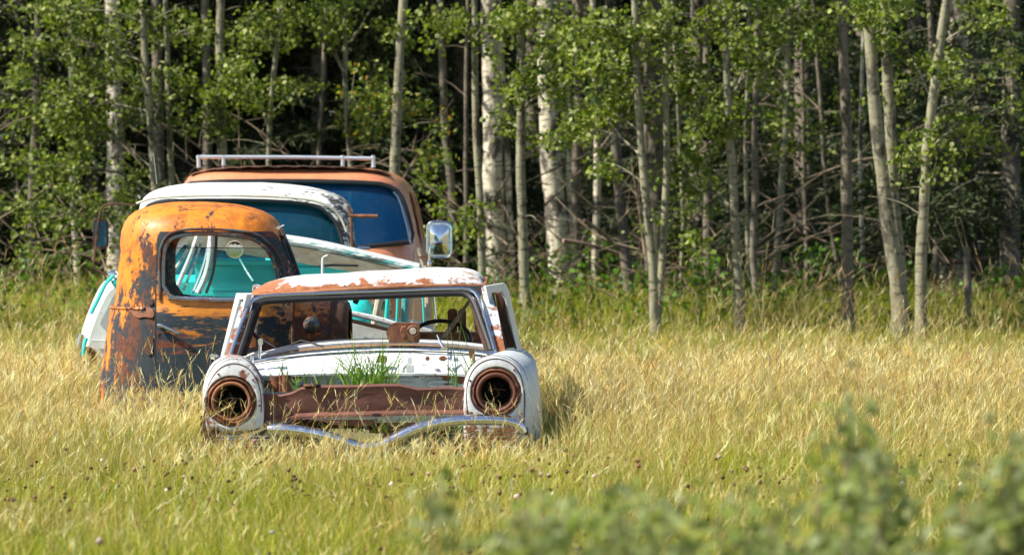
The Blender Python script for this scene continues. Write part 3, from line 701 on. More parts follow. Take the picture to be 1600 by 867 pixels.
bar([(309, 458), (322, 432), (329, 400), (330, 366)], .022, 'tc_white', 'door_pillar', 36.75)
bar([(322, 458), (332, 432), (337, 400), (338, 366)], .010, 'rust_dark', 'window_trim', 36.75)
bar([(505, 402), (504, 412), (504, 428)], .010, 'whitepl', 'wiper_arm', 36.7)
bar([(505, 402), (512, 399)], .007, 'whitepl', 'wiper_arm', 36.7)
bar([(498, 416), (520, 414), (560, 415)], .008, 'black', 'wiper_blade', 36.72)
# right-hand door frames seen through the front car's windshield
bar([(596, 450), (584, 510)], .026, 'cream', 'door_pillar', 36.5)
bar([(607, 450), (603, 505)], .014, 'teal', 'window_trim', 36.6)
bar([(622, 450), (620, 508)], .010, 'teal', 'window_trim', 36.6)
bar([(634, 450), (632, 508)], .026, 'tealdark', 'door_pillar', 36.55)
bar([(645, 450), (644, 508)], .008, 'chrome_clean', 'window_trim', 36.55)
bar([(668, 448), (670, 510)], .024, 'cream', 'door_pillar', 36.6)
bar([(676, 448), (682, 508)], .008, 'chrome_clean', 'window_trim', 36.5)
bar([(660, 448), (663, 508)], .008, 'teal', 'window_trim', 36.5)
q = B().add(ringframe(PX([(577, 470), (596, 460), (612, 470), (612, 502), (577, 502)], 36.66), PX([(582, 474), (596, 466), (607, 474), (607, 499), (582, 499)], 36.66), (0, .03, 0), 40, 2)); q.out('reveal_frame', 'chrome_clean', tc)  # chrome edge of a window reveal
q = B().add(lathe(P(594, 486, 36.69), [(0, -.02), (.05, -.012), (.06, .01)], n=20, sq=1.3)); q.out('reveal_fill', 'vandash', tc)  # added khaki dome stands for the grass seen through the window reveal
rings = []
for px, r_ in ((522, .14), (535, .19), (550, .215), (565, .20), (576, .15), (581, .06)):
    rings.append([Vector((X(px, 36.4)+.02*math.sin(a), 36.62-r_*.7*math.sin(a), Z(512, 36.5)+r_*math.cos(a*1.0)*1.0+.03)) for a in [math.pi*k/16 for k in range(17)]])
v, f = loft(rings, False); meshobj('fender', v, f, 'teal', tc, thick=.01)
tr_ = resample([P(a, b2, 36.1) for a, b2 in [(542, 489), (570, 494), (600, 501), (626, 510)]], 20, smooth=1)
B().add(loft([[p+Vector((0, .02, .02)) for p in tr_], [p+Vector((0, -.01, .012)) for p in tr_], [p+Vector((0, -.012, -.014)) for p in tr_], [p+Vector((0, .02, -.02)) for p in tr_]], False, )).out('side_trim', 'tc_white', tc, thick=.004)
q = B()
for i in range(44):
    a = i/44; p = tr_[0].lerp(tr_[-1], a*.98)
    q.add(box(p+Vector((.003, -.018, -.004)), .0055, .006, .014, 0))
q.out('trim_teeth', 'black', tc)
B().add(prism(PX([(542, 496), (624, 517), (624, 522), (542, 503)], 36.15), (0, .02, 0))).out('trim_shadow_strip', 'rust_dark', tc)  # dark strip laid under the trim to stand for its shadow
B().add(prism(PX([(540, 503), (626, 522), (640, 560), (540, 560)], 36.2), (0, .04, 0))).out('lower_panel', 'tk_fender', tc)

# ================================================================== WHITE AND TURQUOISE TRUCK
DK = 39.0
tk = empty('pickup_truck', (X(380, DK), DK+.5, 0), 'white roofed turquoise pickup truck with dark windshield, behind the orange cab', 'truck')
TT = [(600, 196, 566, .0), (440, 200, 562, .0), (400, 204, 556, .02), (385, 206, 553, .04), (350, 208, 550, .13), (330, 210, 547, .18), (318, 213, 541, .21), (309, 218, 531, .23), (302, 226, 517, .25), (296, 238, 498, .30), (291, 255, 474, .36), (287, 280, 440, .46), (285, 310, 405, .6)]
def front_ring(xl, xr, yf, yb, z, N=96, n=5.5):
    cx, cy, a, bb = (xl+xr)/2, (yf+yb)/2, (xr-xl)/2, (yb-yf)/2; out = []
    for k in range(N):
        t = 2*math.pi*k/N; c, s = math.cos(t), math.sin(t)
        out.append(Vector((cx+a*math.copysign(abs(c)**(2/n), c), cy+bb*math.copysign(abs(s)**(2/n), s), z)))
    return out
rings = []
for py, l, r_, yo in TT:
    rings.append(front_ring(X(l, DK), X(r_, DK), DK-.1+yo, DK+1.35-yo*.5, Z(py, DK), n=5.0))
v, f = loft(rings, True, (False, True))
ks = meshobj('cab', v, f, 'tk_white', tk, thick=.012)
WT = [(214, 392), (216, 345), (224, 326), (240, 317), (290, 313), (400, 313), (470, 317), (500, 324), (520, 340), (531, 362), (538, 392)]
wt = resample(PX(WT, DK), 56, True, 1)
swc = resample([Vector((X(150, DK), y, z)) for y, z in ((DK+.35, Z(392, DK)), (DK+.45, Z(330, DK)), (DK+1.05, Z(330, DK)), (DK+1.1, Z(392, DK)))], 24, True, 1)
rwt = resample(PX([(260, 385), (262, 330), (500, 330), (502, 385)], DK+1), 32, True, 1)
cut(ks, [prism([p+Vector((0, -.6, 0)) for p in wt], (0, 1.0, 0)), prism(swc, (4, 0, 0)), prism(rwt, (0, .8, 0))])
def wsk(px, py):   # windshield surface depth
    k = min(1, max(0, (392-py)/80)); u = (px-380)/170.0
    return P(px, py, DK-.08+.20*k+.16*u*u*u*u)
loops = resample([Vector((a, b2, 0)) for a, b2 in WT], 56, True, 1)
gl = [wsk(p.x, p.y) for p in loops]; cen_ = wsk(375, 355)
rings = [[Vector(cen_).lerp(p, s) for p in gl] for s in (1, .8, .5, .2)]
rings = []
for s in (1.01, .8, .55, .3, .08):
    rings.append([wsk(375+(p.x-375)*s, 355+(p.y-355)*s)+Vector((0, .04, 0)) for p in loops])
v, f = loft(rings, True, (False, True)); meshobj('windshield', v, f, 'glass_teal', tk, thick=.005)
B().add(tube([p+Vector((0, .0, 0)) for p in gl], .014, 8, closed=True)).out('windshield_seal', 'black', tk)
vis = resample([wsk(a, b2)+Vector((0, -.03, 0)) for a, b2 in [(214, 318), (240, 309), (300, 306), (400, 306), (470, 310), (505, 317), (530, 334), (542, 362)]], 50, smooth=1)
B().add(tube(vis, .009, 6)).outs('drip_rail', 'cream', ks)
q = B().add(box((X(375, DK+.1), DK+.25, Z(398, DK)), 1.35, .3, .1, .04)); q.out('dashboard', 'intblue', tk)
q = B().add(box((X(375, DK+1), DK+1.0, Z(410, DK+1)), 1.3, .2, .5, .06)); q.out('bench_seat', 'intblue', tk)
q = B().add(tube([P(515, 330, DK+.35), P(517, 392, DK+.3)], .008, 6)); q.out('vent_post', 'chrome_clean', tk)
q = B().add(loft([resample([Vector((X(l, DK), d, z)) for l, z in [(205, .1), (205, .8), (225, zc-.02), (300, zc), (470, zc), (540, zc-.02), (560, .8), (560, .1)]], 40, True, 1) for d, zc in ((38.3, .88), (38.35, .93), (38.8, 1.0), (39.0, Z(397, DK)))], True, (True, True))); q.out('hood', 'teal', tk)
# left fender with lamp housing
sec = lambda d, xo, zt, xi=215: resample([Vector((X(xi, d), d, .12)), Vector((X(xi, d), d, zt+.02)), Vector((X(xi-14, d), d, zt+.03)), Vector((X(xo+42, d), d, zt)), Vector((X(xo+28, d), d, zt-.08)), Vector((X(xo+8, d), d, zt-.30)), Vector((X(xo, d), d, zt-.45)), Vector((X(xo+4, d), d, zt-.62)), Vector((X(xo+20, d), d, .12))], 40, True, 1)
v, f = loft([sec(37.95, 136, Z(440, 38)-.03), sec(38.0, 127, Z(438, 38)), sec(38.3, 124, Z(436, 38.2)), sec(38.8, 126, Z(436, 38.5)), sec(39.6, 140, Z(440, 39))], True, (True, True))
fd = meshobj('left_fender', v, f, 'tk_fender', tk)
q = B().add(tube(resample(PX([(178, 430), (166, 442), (162, 449), (152, 470), (142, 490)], 37.92), 20, smooth=1), .014, 8)).add(box(P(187, 441, 37.95), .12, .08, .07, .025)); q.outs('fender_top', 'teal', fd)
q = B().add(lathe(P(136, 556, 37.9), [(.0, .05), (.03, .03), (.05, -.01), (.062, -.02), (.066, .02), (.066, .08)], n=22)); q.out('lamp_socket', 'rust', fd)
q = B().add(tube(resample(PX([(128, 522), (124, 535), (123, 560), (127, 578)], 37.88), 16, smooth=1), .02, 8, flat=.7)).out('lamp_rim', 'chrome_clean', fd)
q = B().add(tube(resample(PX([(135, 528), (131, 540), (130, 556)], 37.87), 12, smooth=1), .014, 8)).out('side_lamp', 'teal', fd)
q = B().add(tube(PX([(142, 531), (160, 532), (180, 536)], 37.93), .006, 6)).add(tube(PX([(150, 571), (175, 572)], 37.93), .02, 8)).outs('fender_crease', 'tk_fender', fd)
q = B().add(box((X(383, 38.1), 38.15, Z(560, 38.1)), 1.9, .2, .35, .04)); q.out('front_panel', 'tk_fender', tk)
q = B().add(lathe(P(176, 430, 38.6), [(.0, -.03), (.035, -.02), (.04, .02), (.02, .05)], n=16)); q.out('fender_lamp', 'chrome_clean', fd)
# mirrors
q = B().add(tube(resample(PX([(212, 322), (203, 320), (170, 318), (160, 322), (155, 335), (150, 380), (146, 410), (148, 420), (158, 426), (180, 432), (206, 434)], 38.6), 40, smooth=2), .008, 8))
q.add(tube(PX([(153, 350), (156, 356), (150, 362), (154, 370), (149, 377)], 38.6), .008, 6))
ma = q.out('mirror_arm', 'rust_dark', tk)
v, f = prism(rrect(145, 342, 169, 389, 7, 38.62), (0, .045, 0)); mm_ = meshobj('mirror_head', v, f, 'rust_dark', ma)
v, f = prism(rrect(148, 346, 166, 385, 5, 38.605), (0, .006, 0)); meshobj('mirror_backing', v, f, 'intblue', ma)
q = B().add(tube(PX([(546, 337), (562, 338), (590, 338)], 38.75), [.010, .016, .014], 8)).add(tube(PX([(543, 322), (548, 337), (550, 390)], 38.85), .010, 6)); q.out('mirror_arm', 'rust', tk)
q = B().add(tube([P(245, 288, 39.6), P(240, 240, 39.6)], .003, 5)); q.out('antenna', 'chrome_clean', tk)
q = B().add(tube(PX([(216, 305), (219, 310)], DK), .010, 6)).add(lathe(P(540, 322, 38.9), [(.02, -.02), (.02, .02)], n=10)); q.outs('roof_clip', 'chrome', tk)
q = B().add(loft([front_ring(X(205, 41), X(560, 41), 40.4, 42.6, z, n=8) for z in (.15, .95)], True, (True, True))); q.out('cargo_bed', 'teal', tk)

# ================================================================== SALMON VAN
DV = 43.0
vn = empty('van', (X(465, DV), DV+1.8, 0), 'salmon orange van with a chrome roof rack and wide windshield, rearmost vehicle', 'van')
TV = [(585, 258, 668, .0), (470, 258, 667, .0), (430, 260, 664, .0), (412, 261, 662, .01), (400, 262, 660, .03), (388, 263, 658, .06), (350, 266, 652, .17), (320, 269, 645, .25), (300, 272, 638, .31), (287, 275, 630, .35), (277, 281, 619, .39), (270, 290, 606, .44), (265, 303, 592, .52), (262, 325, 570, .65), (260, 360, 530, .8)]
rings = []
for py, l, r_, yo in TV: rings.append(front_ring(X(l, DV), X(r_, DV), DV-.15+yo, DV+4.0-yo*.4, Z(py, DV), n=6))
v, f = loft(rings, True, (False, True)); vb = meshobj('body', v, f, 'vn', vn, thick=.015)
WV = [(276, 388), (272, 350), (276, 310), (284, 294), (300, 285), (460, 283), (585, 286), (612, 292), (628, 305), (640, 345), (648, 388)]
wv = resample(PX(WV, DV), 60, True, 1)
rwv = resample(PX([(470, 360), (472, 300), (600, 300), (602, 360)], DV+4), 32, True, 1)
svs = [resample([Vector((X(200, DV), y, z)) for y, z in ((y0, Z(388, DV)), (y0+.1, Z(300, DV)), (y0+.75, Z(300, DV)), (y0+.75, Z(388, DV)))], 20, True, 1) for y0 in (DV+.55, DV+1.6, DV+2.6)]
cut(vb, [prism([p+Vector((0, -.6, 0)) for p in wv], (0, 1.25, 0)), prism(rwv, (0, -.6, 0)) if False else prism([p+Vector((0, -.6, 0)) for p in rwv], (0, 1.2, 0))]+[prism(s_, (5, 0, 0)) for s_ in svs])
def wsv(px, py):
    k = min(1.1, max(0, (388-py)/105)); u = (px-461)/195.0
    return P(px, py, DV-.08+.30*k+.20*abs(u)**5)
loops = resample([Vector((a, b2, 0)) for a, b2 in WV], 60, True, 1)
rings = [[wsv(461+(p.x-461)*s, 340+(p.y-340)*s)+Vector((0, .03, 0)) for p in loops] for s in (1.01, .85, .6, .3, .08)]
v, f = loft(rings, True, (False, True)); meshobj('windshield', v, f, 'glass_blue', vn, thick=.005)
B().add(tube([wsv(p.x, p.y)+Vector((0, -.0, 0)) for p in loops], .022, 8, closed=True)).out('windshield_seal', 'black', vn)
il = resample([wsv(a, b2)+Vector((0, -.035, 0)) for a, b2 in [(615, 300), (624, 310), (634, 345), (642, 382)]], 20, smooth=1)
B().add(tube(il, .008, 6)).out('windshield_trim', 'chrome_blue', vn)
for s_ in svs:
    for xx in (X(275, DV)+.03, X(640, DV)-.05):
        v, f = prism([Vector((xx, p.y, p.z)) for p in s_], (.006, 0, 0)); meshobj('side_window', v, f, 'glass_blue', vn)
# roof coating, slightly lumpy
rows = []
for j in range(14):
    d = DV+.42+j*.26; row = []
    for i in range(41):
        u = -1+2*i/40.; px = 449+u*158
        z = Z(272, DV)+(Z(258.5, DV)-Z(272, DV))*(1-abs(u)**3.2)**.8
        row.append(Vector((X(px, DV), d-.15+.25*u**4, z+.006*math.sin(i*1.7+j)*(.4+.6*math.sin(i*.45)**2))))
    rows.append(row)
v, f = loft(rows, False); ro = meshobj('roof_coating', v, f, 'vn_roof', vn, thick=.012)
q = B()
for k, a in enumerate((345, 400, 440, 497, 560)): q.add(box((X(a, DV), DV+.5, Z(259.5, DV)), .1, .12, .012, .004))
q.outs('patch_plate', 'vn_roof', ro)
# roof rack
rk = B().add(tube(PX([(309, 245.5), (461, 246), (584, 248)], DV+.7), .016, 8)).add(tube(PX([(309, 245.5), (461, 246), (584, 248)], DV+3.2), .016, 8))
rk.add(tube([P(309, 245.5, DV+.7), P(309, 245.5, DV+3.2)], .016, 8)).add(tube([P(584, 248, DV+.7), P(584, 248, DV+3.2)], .016, 8))
rk_ = rk.out('roof_rack', 'rack', vn)
for a in (310, 349, 535, 583):
    for dd in (.7, 3.2): B().add(tube([P(a, 243, DV+dd), P(a+.5, 262, DV+dd)], .016, 8)).out('rack_post', 'rack', rk_)
# interior
q = B().add(loft([resample([Vector((x, DV+.35, Z(390, DV))), Vector((x, DV+.32, Z(378, DV)+.01*math.sin(x*3))), Vector((x, DV+.5, Z(374, DV))), Vector((x, DV+.75, Z(378, DV)))], 10, False, 1) for x in [X(285+k*12, DV) for k in range(29)]], False)); q.out('dashboard', 'vandash', vn, thick=.03)
sc2 = P(572, 374, DV+.75)
ring = [sc2+Vector((math.cos(a)*.2, 0, 0))+Vector((0, .6, .8))*(math.sin(a)*.11) for a in [2*math.pi*k/32 for k in range(32)]]
q = B().add(tube(ring, .010, 8, closed=True)).add(tube([ring[0], ring[16]], .008, 6)); q.out('steering_wheel', 'cream', vn)
q = B().add(tube([P(a, 295, DV+1.2) for a in (600, 636)], .012, 6)); w = []
for k in range(30): w.append(Vector((X(598+k*1.3, DV+1.2), DV+1.2+.02*math.sin(k*1.3), 0)))
q.add(loft([[p+Vector((0, 0, Z(296, DV+1.2))) for p in w], [p+Vector((0, 0, Z(386, DV+1.2))) for p in w]], False)); q.out('curtain', 'intblue', vn)
for a in (350, 560):
    q = B().add(box((X(a, DV+1.4), DV+1.5, Z(385, DV+1.4)), .5, .15, .6, .06)); q.out('seat', 'intdark', vn)
q = B().add(tube(PX([(552, 387), (578, 388)], DV-.17), [.022, .018], 8, flat=.8)); q.out('wiper_pivot', 'chrome', vn)
q = B().add(tube(PX([(575, 388), (540, 384), (500, 386)], DV-.17), .008, 6)); q.out('wiper', 'black', vn)
q = B().add(tube(PX([(280, 413), (461, 413), (655, 413)], DV-.16), .007, 6)).add(tube(PX([(646, 392), (646, 470)], DV-.12), .004, 6)); q.outs('panel_seam', 'rust_red', vn)
q = B().add(tube(resample(PX([(652, 388), (656, 392), (662, 414), (665, 440)], DV-.02), 14, smooth=1), .02, 8)).add(tube(PX([(646, 414), (660, 417), (668, 419)], DV-.1), .012, 8)); q.outs('corner_panel', 'cream', vn)
# chrome mirror
v0 = resample(rrect(668, 347, 705, 402, 9, DV-.25), 40, True, 0)
c0 = sum(v0, Vector())/40
rings = [[c0+(p-c0)*s+Vector((0, y, 0)) for p in v0] for s, y in ((1.0, .04), (1.04, .01), (1.02, -.01), (.94, -.012), (.90, .0), (.6, -.022), (.3, -.032), (.05, -.034))]
v, f = loft(rings, True, (True, True)); mv = meshobj('mirror', v, f, 'mirror', vn)
B().add(tube([c0+(p-c0)*1.02+Vector((0, -.01, 0)) for p in v0], .008, 6, closed=True)).out('mirror_rim', 'chrome_blue', mv)
q = B().add(tube(resample(PX([(692, 379), (680, 379), (673, 384), (671, 395), (671, 404), (670, 424)], DV-.32), 30, smooth=2), [.012]*22+[.02]*8, 8)).add(tube([P(671, 403, DV-.32), P(655, 401, DV)], .010, 6)); q.out('mirror_arm', 'chrome_clean', mv)
q = B().add(tube([P(671, 418, DV-.32), P(661, 420, DV)], .012, 6)); q.out('mirror_bracket', 'chrome_clean', mv)
for sx in (262, 655):
    for dd in (.7, 3.1):
        q = B().add(lathe((X(sx, DV)+(.1 if sx < 400 else -.1), DV+dd, .22), [(.0, -.09), (.18, -.09), (.3, -.08), (.33, -.04), (.33, .04), (.3, .08), (.18, .09), (0, .09)], 'x', 28)); w_ = q.out('wheel', 'black', vn)

def dent(o, amp, sc):
    for v_ in o.data.vertices:
        n_ = noise.noise(v_.co*sc)+.5*noise.noise(v_.co*sc*2.7+Vector((3, 1, 7))); v_.co += v_.normal*n_*amp
for o in list(bpy.data.objects):
    if o.parent is fc and o.name.split('.')[0] in ('right_fender', 'left_fender', 'roof', 'cowl_panel', 'firewall', 'radiator_beam', 'body_side', 'grille_surround'): dent(o, .007, 5.0)
# seams on the white car
ring = resample(PX(RM[0][1], 30.13), 56, True, 2); B().add(tube([p+(p-P(775, 620, 30.13)).normalized()*.001 for p in ring], .0028, 5, closed=True)).out('fender_seam', 'rust_dark', fc)
ring = resample(PX(LM[0][1], 30.13), 56, True, 2); B().add(tube([p for p in ring], .0028, 5, closed=True)).out('fender_seam', 'rust_dark', fc)
B().add(tube(resample(PX([(760, 552), (774, 562), (806, 556), (822, 560)], 31.1), 14, smooth=1), .005, 5)).out('fender_seam', 'rust', fc)
# rust blister and holes on the cab's rear corner
def patch(name, l, off, mat):
    p_ = on_side(l, off, 24, 1); c_ = sum(p_, Vector())/24; meshobj(name, [c_]+p_, [(0, i+1, (i+1) % 24+1) for i in range(24)], mat, oc, thick=.004)
patch('rust_blister', [(196, 482), (222, 478), (241, 484), (240, 498), (226, 494), (214, 498), (205, 490)], .012, 'rust')
patch('rust_hole', [(227, 530), (236, 524), (240, 530), (239, 552), (230, 556), (225, 545)], .010, 'rust_dark')
patch('rust_hole', [(229, 470), (237, 468), (239, 476), (231, 477)], .012, 'rust_dark')

# ================================================================== VEGETATION
def npmesh(name, V, T, C=None, mat=None, parent=None, smooth=False):
    me = bpy.data.meshes.new(name); nv, nt = len(V), len(T)
    me.vertices.add(nv); me.vertices.foreach_set('co', V.astype(np.float32).ravel())
    me.loops.add(nt*3); me.loops.foreach_set('vertex_index', T.astype(np.int32).ravel())
    me.polygons.add(nt); me.polygons.foreach_set('loop_start', np.arange(0, nt*3, 3, dtype=np.int32))
    me.update(calc_edges=True); me.validate()
    if C is not None:
        ca = me.color_attributes.new('col', 'FLOAT_COLOR', 'POINT')
        ca.data.foreach_set('color', np.concatenate([C, np.ones((nv, 1))], 1).astype(np.float32).ravel())
    if mat: me.materials.append(M[mat])
    if smooth: me.shade_smooth()
    o = bpy.data.objects.new(name, me); link(o, parent); return o
def vnoise(x, y, s=1.0, seed=0):
    r = np.random.default_rng(100+seed); out = np.zeros_like(x)
    for k in range(7):
        a = r.uniform(0, 6.28); fr = s*r.uniform(.5, 2.4); ph = r.uniform(0, 6.28)
        out += np.sin((x*math.cos(a)+y*math.sin(a))*fr+ph+1.3*np.sin((x*math.sin(a)-y*math.cos(a))*fr*.6+ph*2))
    return out/7
def ribbons(base, height, width, lean, col0, col1, segs=3, curl=.5, face=None):
    """tapered curved blades: base (n,3), height (n), width (n), lean (n,2) horizontal tip offset as share of height"""
    n = len(base); k = segs
    th = rng.uniform(0, np.pi, n) if face is None else face
    sx, sy = np.cos(th), np.sin(th)*.6
    V = np.zeros((n, 2*k+1, 3)); C = np.zeros((n, 2*k+1, 3))
    for i in range(k+1):
        t = i/k; w = width*(1-t**1.6)*.5
        px = base[:, 0]+lean[:, 0]*height*t**(1+curl); py = base[:, 1]+lean[:, 1]*height*t**(1+curl)
        pz = base[:, 2]+height*(t-.18*(lean[:, 0]**2+lean[:, 1]**2)*t**3)
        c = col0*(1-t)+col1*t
        if i < k:
            V[:, 2*i] = np.stack([px-sx*w, py-sy*w, pz], 1); V[:, 2*i+1] = np.stack([px+sx*w, py+sy*w, pz], 1)
            C[:, 2*i] = c; C[:, 2*i+1] = c
        else: V[:, 2*k] = np.stack([px, py, pz], 1); C[:, 2*k] = c
    T = []
    for i in range(k-1): T += [(2*i, 2*i+1, 2*i+3), (2*i, 2*i+3, 2*i+2)]
    T.append((2*k-2, 2*k-1, 2*k)); T = np.array(T)
    TT_ = (T[None]+(np.arange(n)*(2*k+1))[:, None, None]).reshape(-1, 3)
    return V.reshape(-1, 3), TT_, C.reshape(-1, 3)
def merge(parts):
    V, T, C = [], [], []; o = 0
    for v_, t_, c_ in parts: V.append(v_); T.append(t_+o); C.append(c_); o += len(v_)
    return np.concatenate(V), np.concatenate(T), np.concatenate(C)
FOOT = [(X(330, 30), X(838, 30), 30.0, 34.25), (X(158, 35.3), X(540, 35.3), 34.65, 36.05), (X(255, 37), X(680, 37), 36.65, 38.15), (X(205, 39), X(560, 39), 38.2, 42.6), (X(135, 38), X(210, 38), 37.9, 39.6), (X(265, 43), X(660, 43), 42.9, 47.0)]
def scatter(n, y0, y1, marg=1.6, left=None, right=None):
    """positions over the visible wedge of the field"""
    u = rng.random(n); y = np.sqrt(y0*y0+u*(y1*y1-y0*y0)); x = (rng.random(n)*2-1)*(y*800/F+marg)
    keep = np.ones(n, bool)
    for a, b2, c2, d2 in FOOT: keep &= ~((x > a) & (x < b2) & (y > c2) & (y < d2))
    return x[keep], y[keep]
def pick(n, cols, probs):
    cols = np.array(cols); i = rng.choice(len(cols), n, p=probs); return np.minimum(.92, cols[i]*rng.uniform(.6, 1.3, (n, 1)))
GREEN = [(.33, .40, .015), (.46, .52, .03), (.62, .60, .07), (.15, .24, .015)]
STRAW = [(.68, .50, .15), (.80, .65, .27), (.50, .28, .09), (.88, .77, .42)]
def field(n, y0, y1, h0, h1, gfun, wid=(.0022, .0048), lean=.30, hmod=None):
    x, y = scatter(n, y0, y1); m = len(x)
    pn = vnoise(x, y, .9, 1); pg = vnoise(x, y, 1.7, 2)
    h = rng.uniform(h0, h1, m)*(1+.35*pn+.35*vnoise(x, y, 6.5, 11))
    if hmod is not None: h = h*hmod(x, y)
    g = np.clip(gfun(x, y)+.8*pg, 0, 1)
    isg = rng.random(m) < g
    c = np.where(isg[:, None], pick(m, GREEN, [.3, .3, .25, .15]), pick(m, STRAW, [.35, .3, .2, .15]))
    c = c*(1+.18*vnoise(x, y, 2.6, 3))[:, None]; base = np.where(isg[:, None], c*.42, c*.26+np.array([.0, .02, .0]))  # blade feet darkened: shade of the gaps put into the colour
    wl = rng.random(m) < .22
    ln = np.stack([rng.normal(.06, lean, m)+.32*vnoise(x, y, 2.2, 12), rng.normal(0, lean*.8, m)], 1); ln[wl] *= 2.1
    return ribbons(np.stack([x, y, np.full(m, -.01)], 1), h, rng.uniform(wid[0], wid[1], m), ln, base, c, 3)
def near_car(x, y):    # shorter in front of the vehicles so their fronts stay in view
    s = np.ones_like(x)
    a = (x > X(300, 30)) & (x < X(870, 30)) & (y > 25.8) & (y < 34.3); s[a] = .60; a = a & (y > 27.6) & (y < 30.05); s[a] = .40
    a = (x > X(120, 35)) & (x < X(330, 33)) & (y > 31) & (y < 36.5); s[a] = .5
    return s
parts = [field(105000, 18.5, 27, .10, .26, lambda x, y: .80-.02*(y-20), lean=.34),
         field(125000, 26, 34, .14, .32, lambda x, y: .52-.03*(y-26), hmod=near_car),
         field(80000, 33, 39, .16, .34, lambda x, y: .26+0*x, wid=(.003, .006), hmod=near_car)]
V, T, C = merge(parts)
o = npmesh('grass', V, T, C, 'grass'); tag(o, 'dense sunlit meadow grass, green below and straw above, across the field', 'grass', kind='stuff')
parts = [field(70000, 38, 47, .12, .27, lambda x, y: .60+.4*((y-38)/4), wid=(.004, .008)), field(52000, 46, 55, .11, .26, lambda x, y: .93+0*x, wid=(.004, .009)),
         field(52000, 54, 67, .25, .6, lambda x, y: .95+0*x, wid=(.008, .015))]
V, T, C = merge(parts)
o = npmesh('grass', V, T, C, 'grass'); tag(o, 'lush green grass at the foot of the trees', 'grass', kind='stuff')
# seed stems with feathery heads
def stems(n, y0, y1, h0, h1, colr=None, hmod=None, w=.0022, marg=1.6, xr=None, heads=7, hl=.05):
    x, y = scatter(n, y0, y1, marg)
    if xr is not None: k = (x/y*F+800 > xr[0]) & (x/y*F+800 < xr[1]); x, y = x[k], y[k]
    m = len(x); h = rng.uniform(h0, h1, m)*(1+.2*vnoise(x, y, 1.1, 5))
    if hmod is not None: h = h*hmod(x, y)
    ln = np.stack([rng.normal(.10, .30, m), rng.normal(0, .25, m)], 1)
    c = pick(m, STRAW if colr is None else colr, [.25, .35, .15, .25])
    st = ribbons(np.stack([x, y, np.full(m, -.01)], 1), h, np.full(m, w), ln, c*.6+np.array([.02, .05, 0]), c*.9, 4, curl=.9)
    out = [st]
    for j in range(heads):
        t = 1-.24*j/heads*np.minimum(1, .45/h)
        px = x+ln[:, 0]*h*t**1.9; py = y+ln[:, 1]*h*t**1.9; pz = -.01+h*(t-.28*(ln**2).sum(1)*t**3)
        l = hl*rng.uniform(.6, 1.3, m)
        dirx = ln[:, 0]*1.8+rng.normal(0, .38, m); diry = rng.normal(0, .4, m)
        out.append(ribbons(np.stack([px, py, pz-.004], 1), l, rng.uniform(.0022, .0045, m)*(1 if y0 < 33 else 1.5), np.stack([dirx, diry], 1), c, np.minimum(c*1.15+.03, .85), 2, curl=.3))
    return merge(out)
parts = [stems(2600, 18.5, 27, .20, .38, heads=5, hl=.035), stems(7500, 26, 36, .26, .46, hmod=near_car), stems(6500, 34, 39.5, .28, .46, hmod=near_car, w=.003, hl=.06)]
V, T, C = merge(parts)
o = npmesh('seed_stems', V, T, C, 'grass'); tag(o, 'pale feathery seed heads of ripe grass over the field', 'grass', kind='stuff')
BR = [(.42, .28, .13), (.55, .42, .22), (.34, .2, .09), (.5, .45, .25)]
parts = [field(9000, 37, 42, .16, .34, lambda x, y: .3+0*x, wid=(.004, .007)), stems(3200, 38, 47, .2, .5, w=.0035, heads=6, hl=.05), stems(700, 46, 56, .3, .7, colr=BR, w=.0035, heads=6, hl=.05), stems(300, 41, 52, .35, .85, colr=BR, w=.0045, heads=8, hl=.05), stems(260, 28.4, 29.85, .28, .52, w=.0024, xr=(300, 850), heads=6, hl=.035), stems(420, 28.9, 29.9, .18, .42, w=.0022, xr=(290, 860), heads=6, hl=.035), stems(420, 33.6, 34.55, .25, .55, w=.0026, xr=(130, 350), heads=6, hl=.04), stems(300, 36, 38, .3, .6, w=.0028, xr=(60, 160), heads=6, hl=.04), stems(900, 40, 50, .5, 1.15, colr=BR, w=.005, xr=(-100, 240), heads=8, hl=.05), stems(420, 42, 52, .5, 1.1, colr=BR, w=.005, xr=(1050, 1800), heads=8, hl=.05), stems(2600, 30, 42, .28, .5, colr=BR, hmod=near_car, w=.0028, heads=6, hl=.04), stems(1000, 27, 45, .36, .60, colr=BR, hmod=near_car, w=.004, heads=7)]
V, T, C = merge(parts)
o = npmesh('tall_stems', V, T, C, 'grass'); tag(o, 'tall brown dry stems standing along the forest edge', 'grass', kind='stuff')

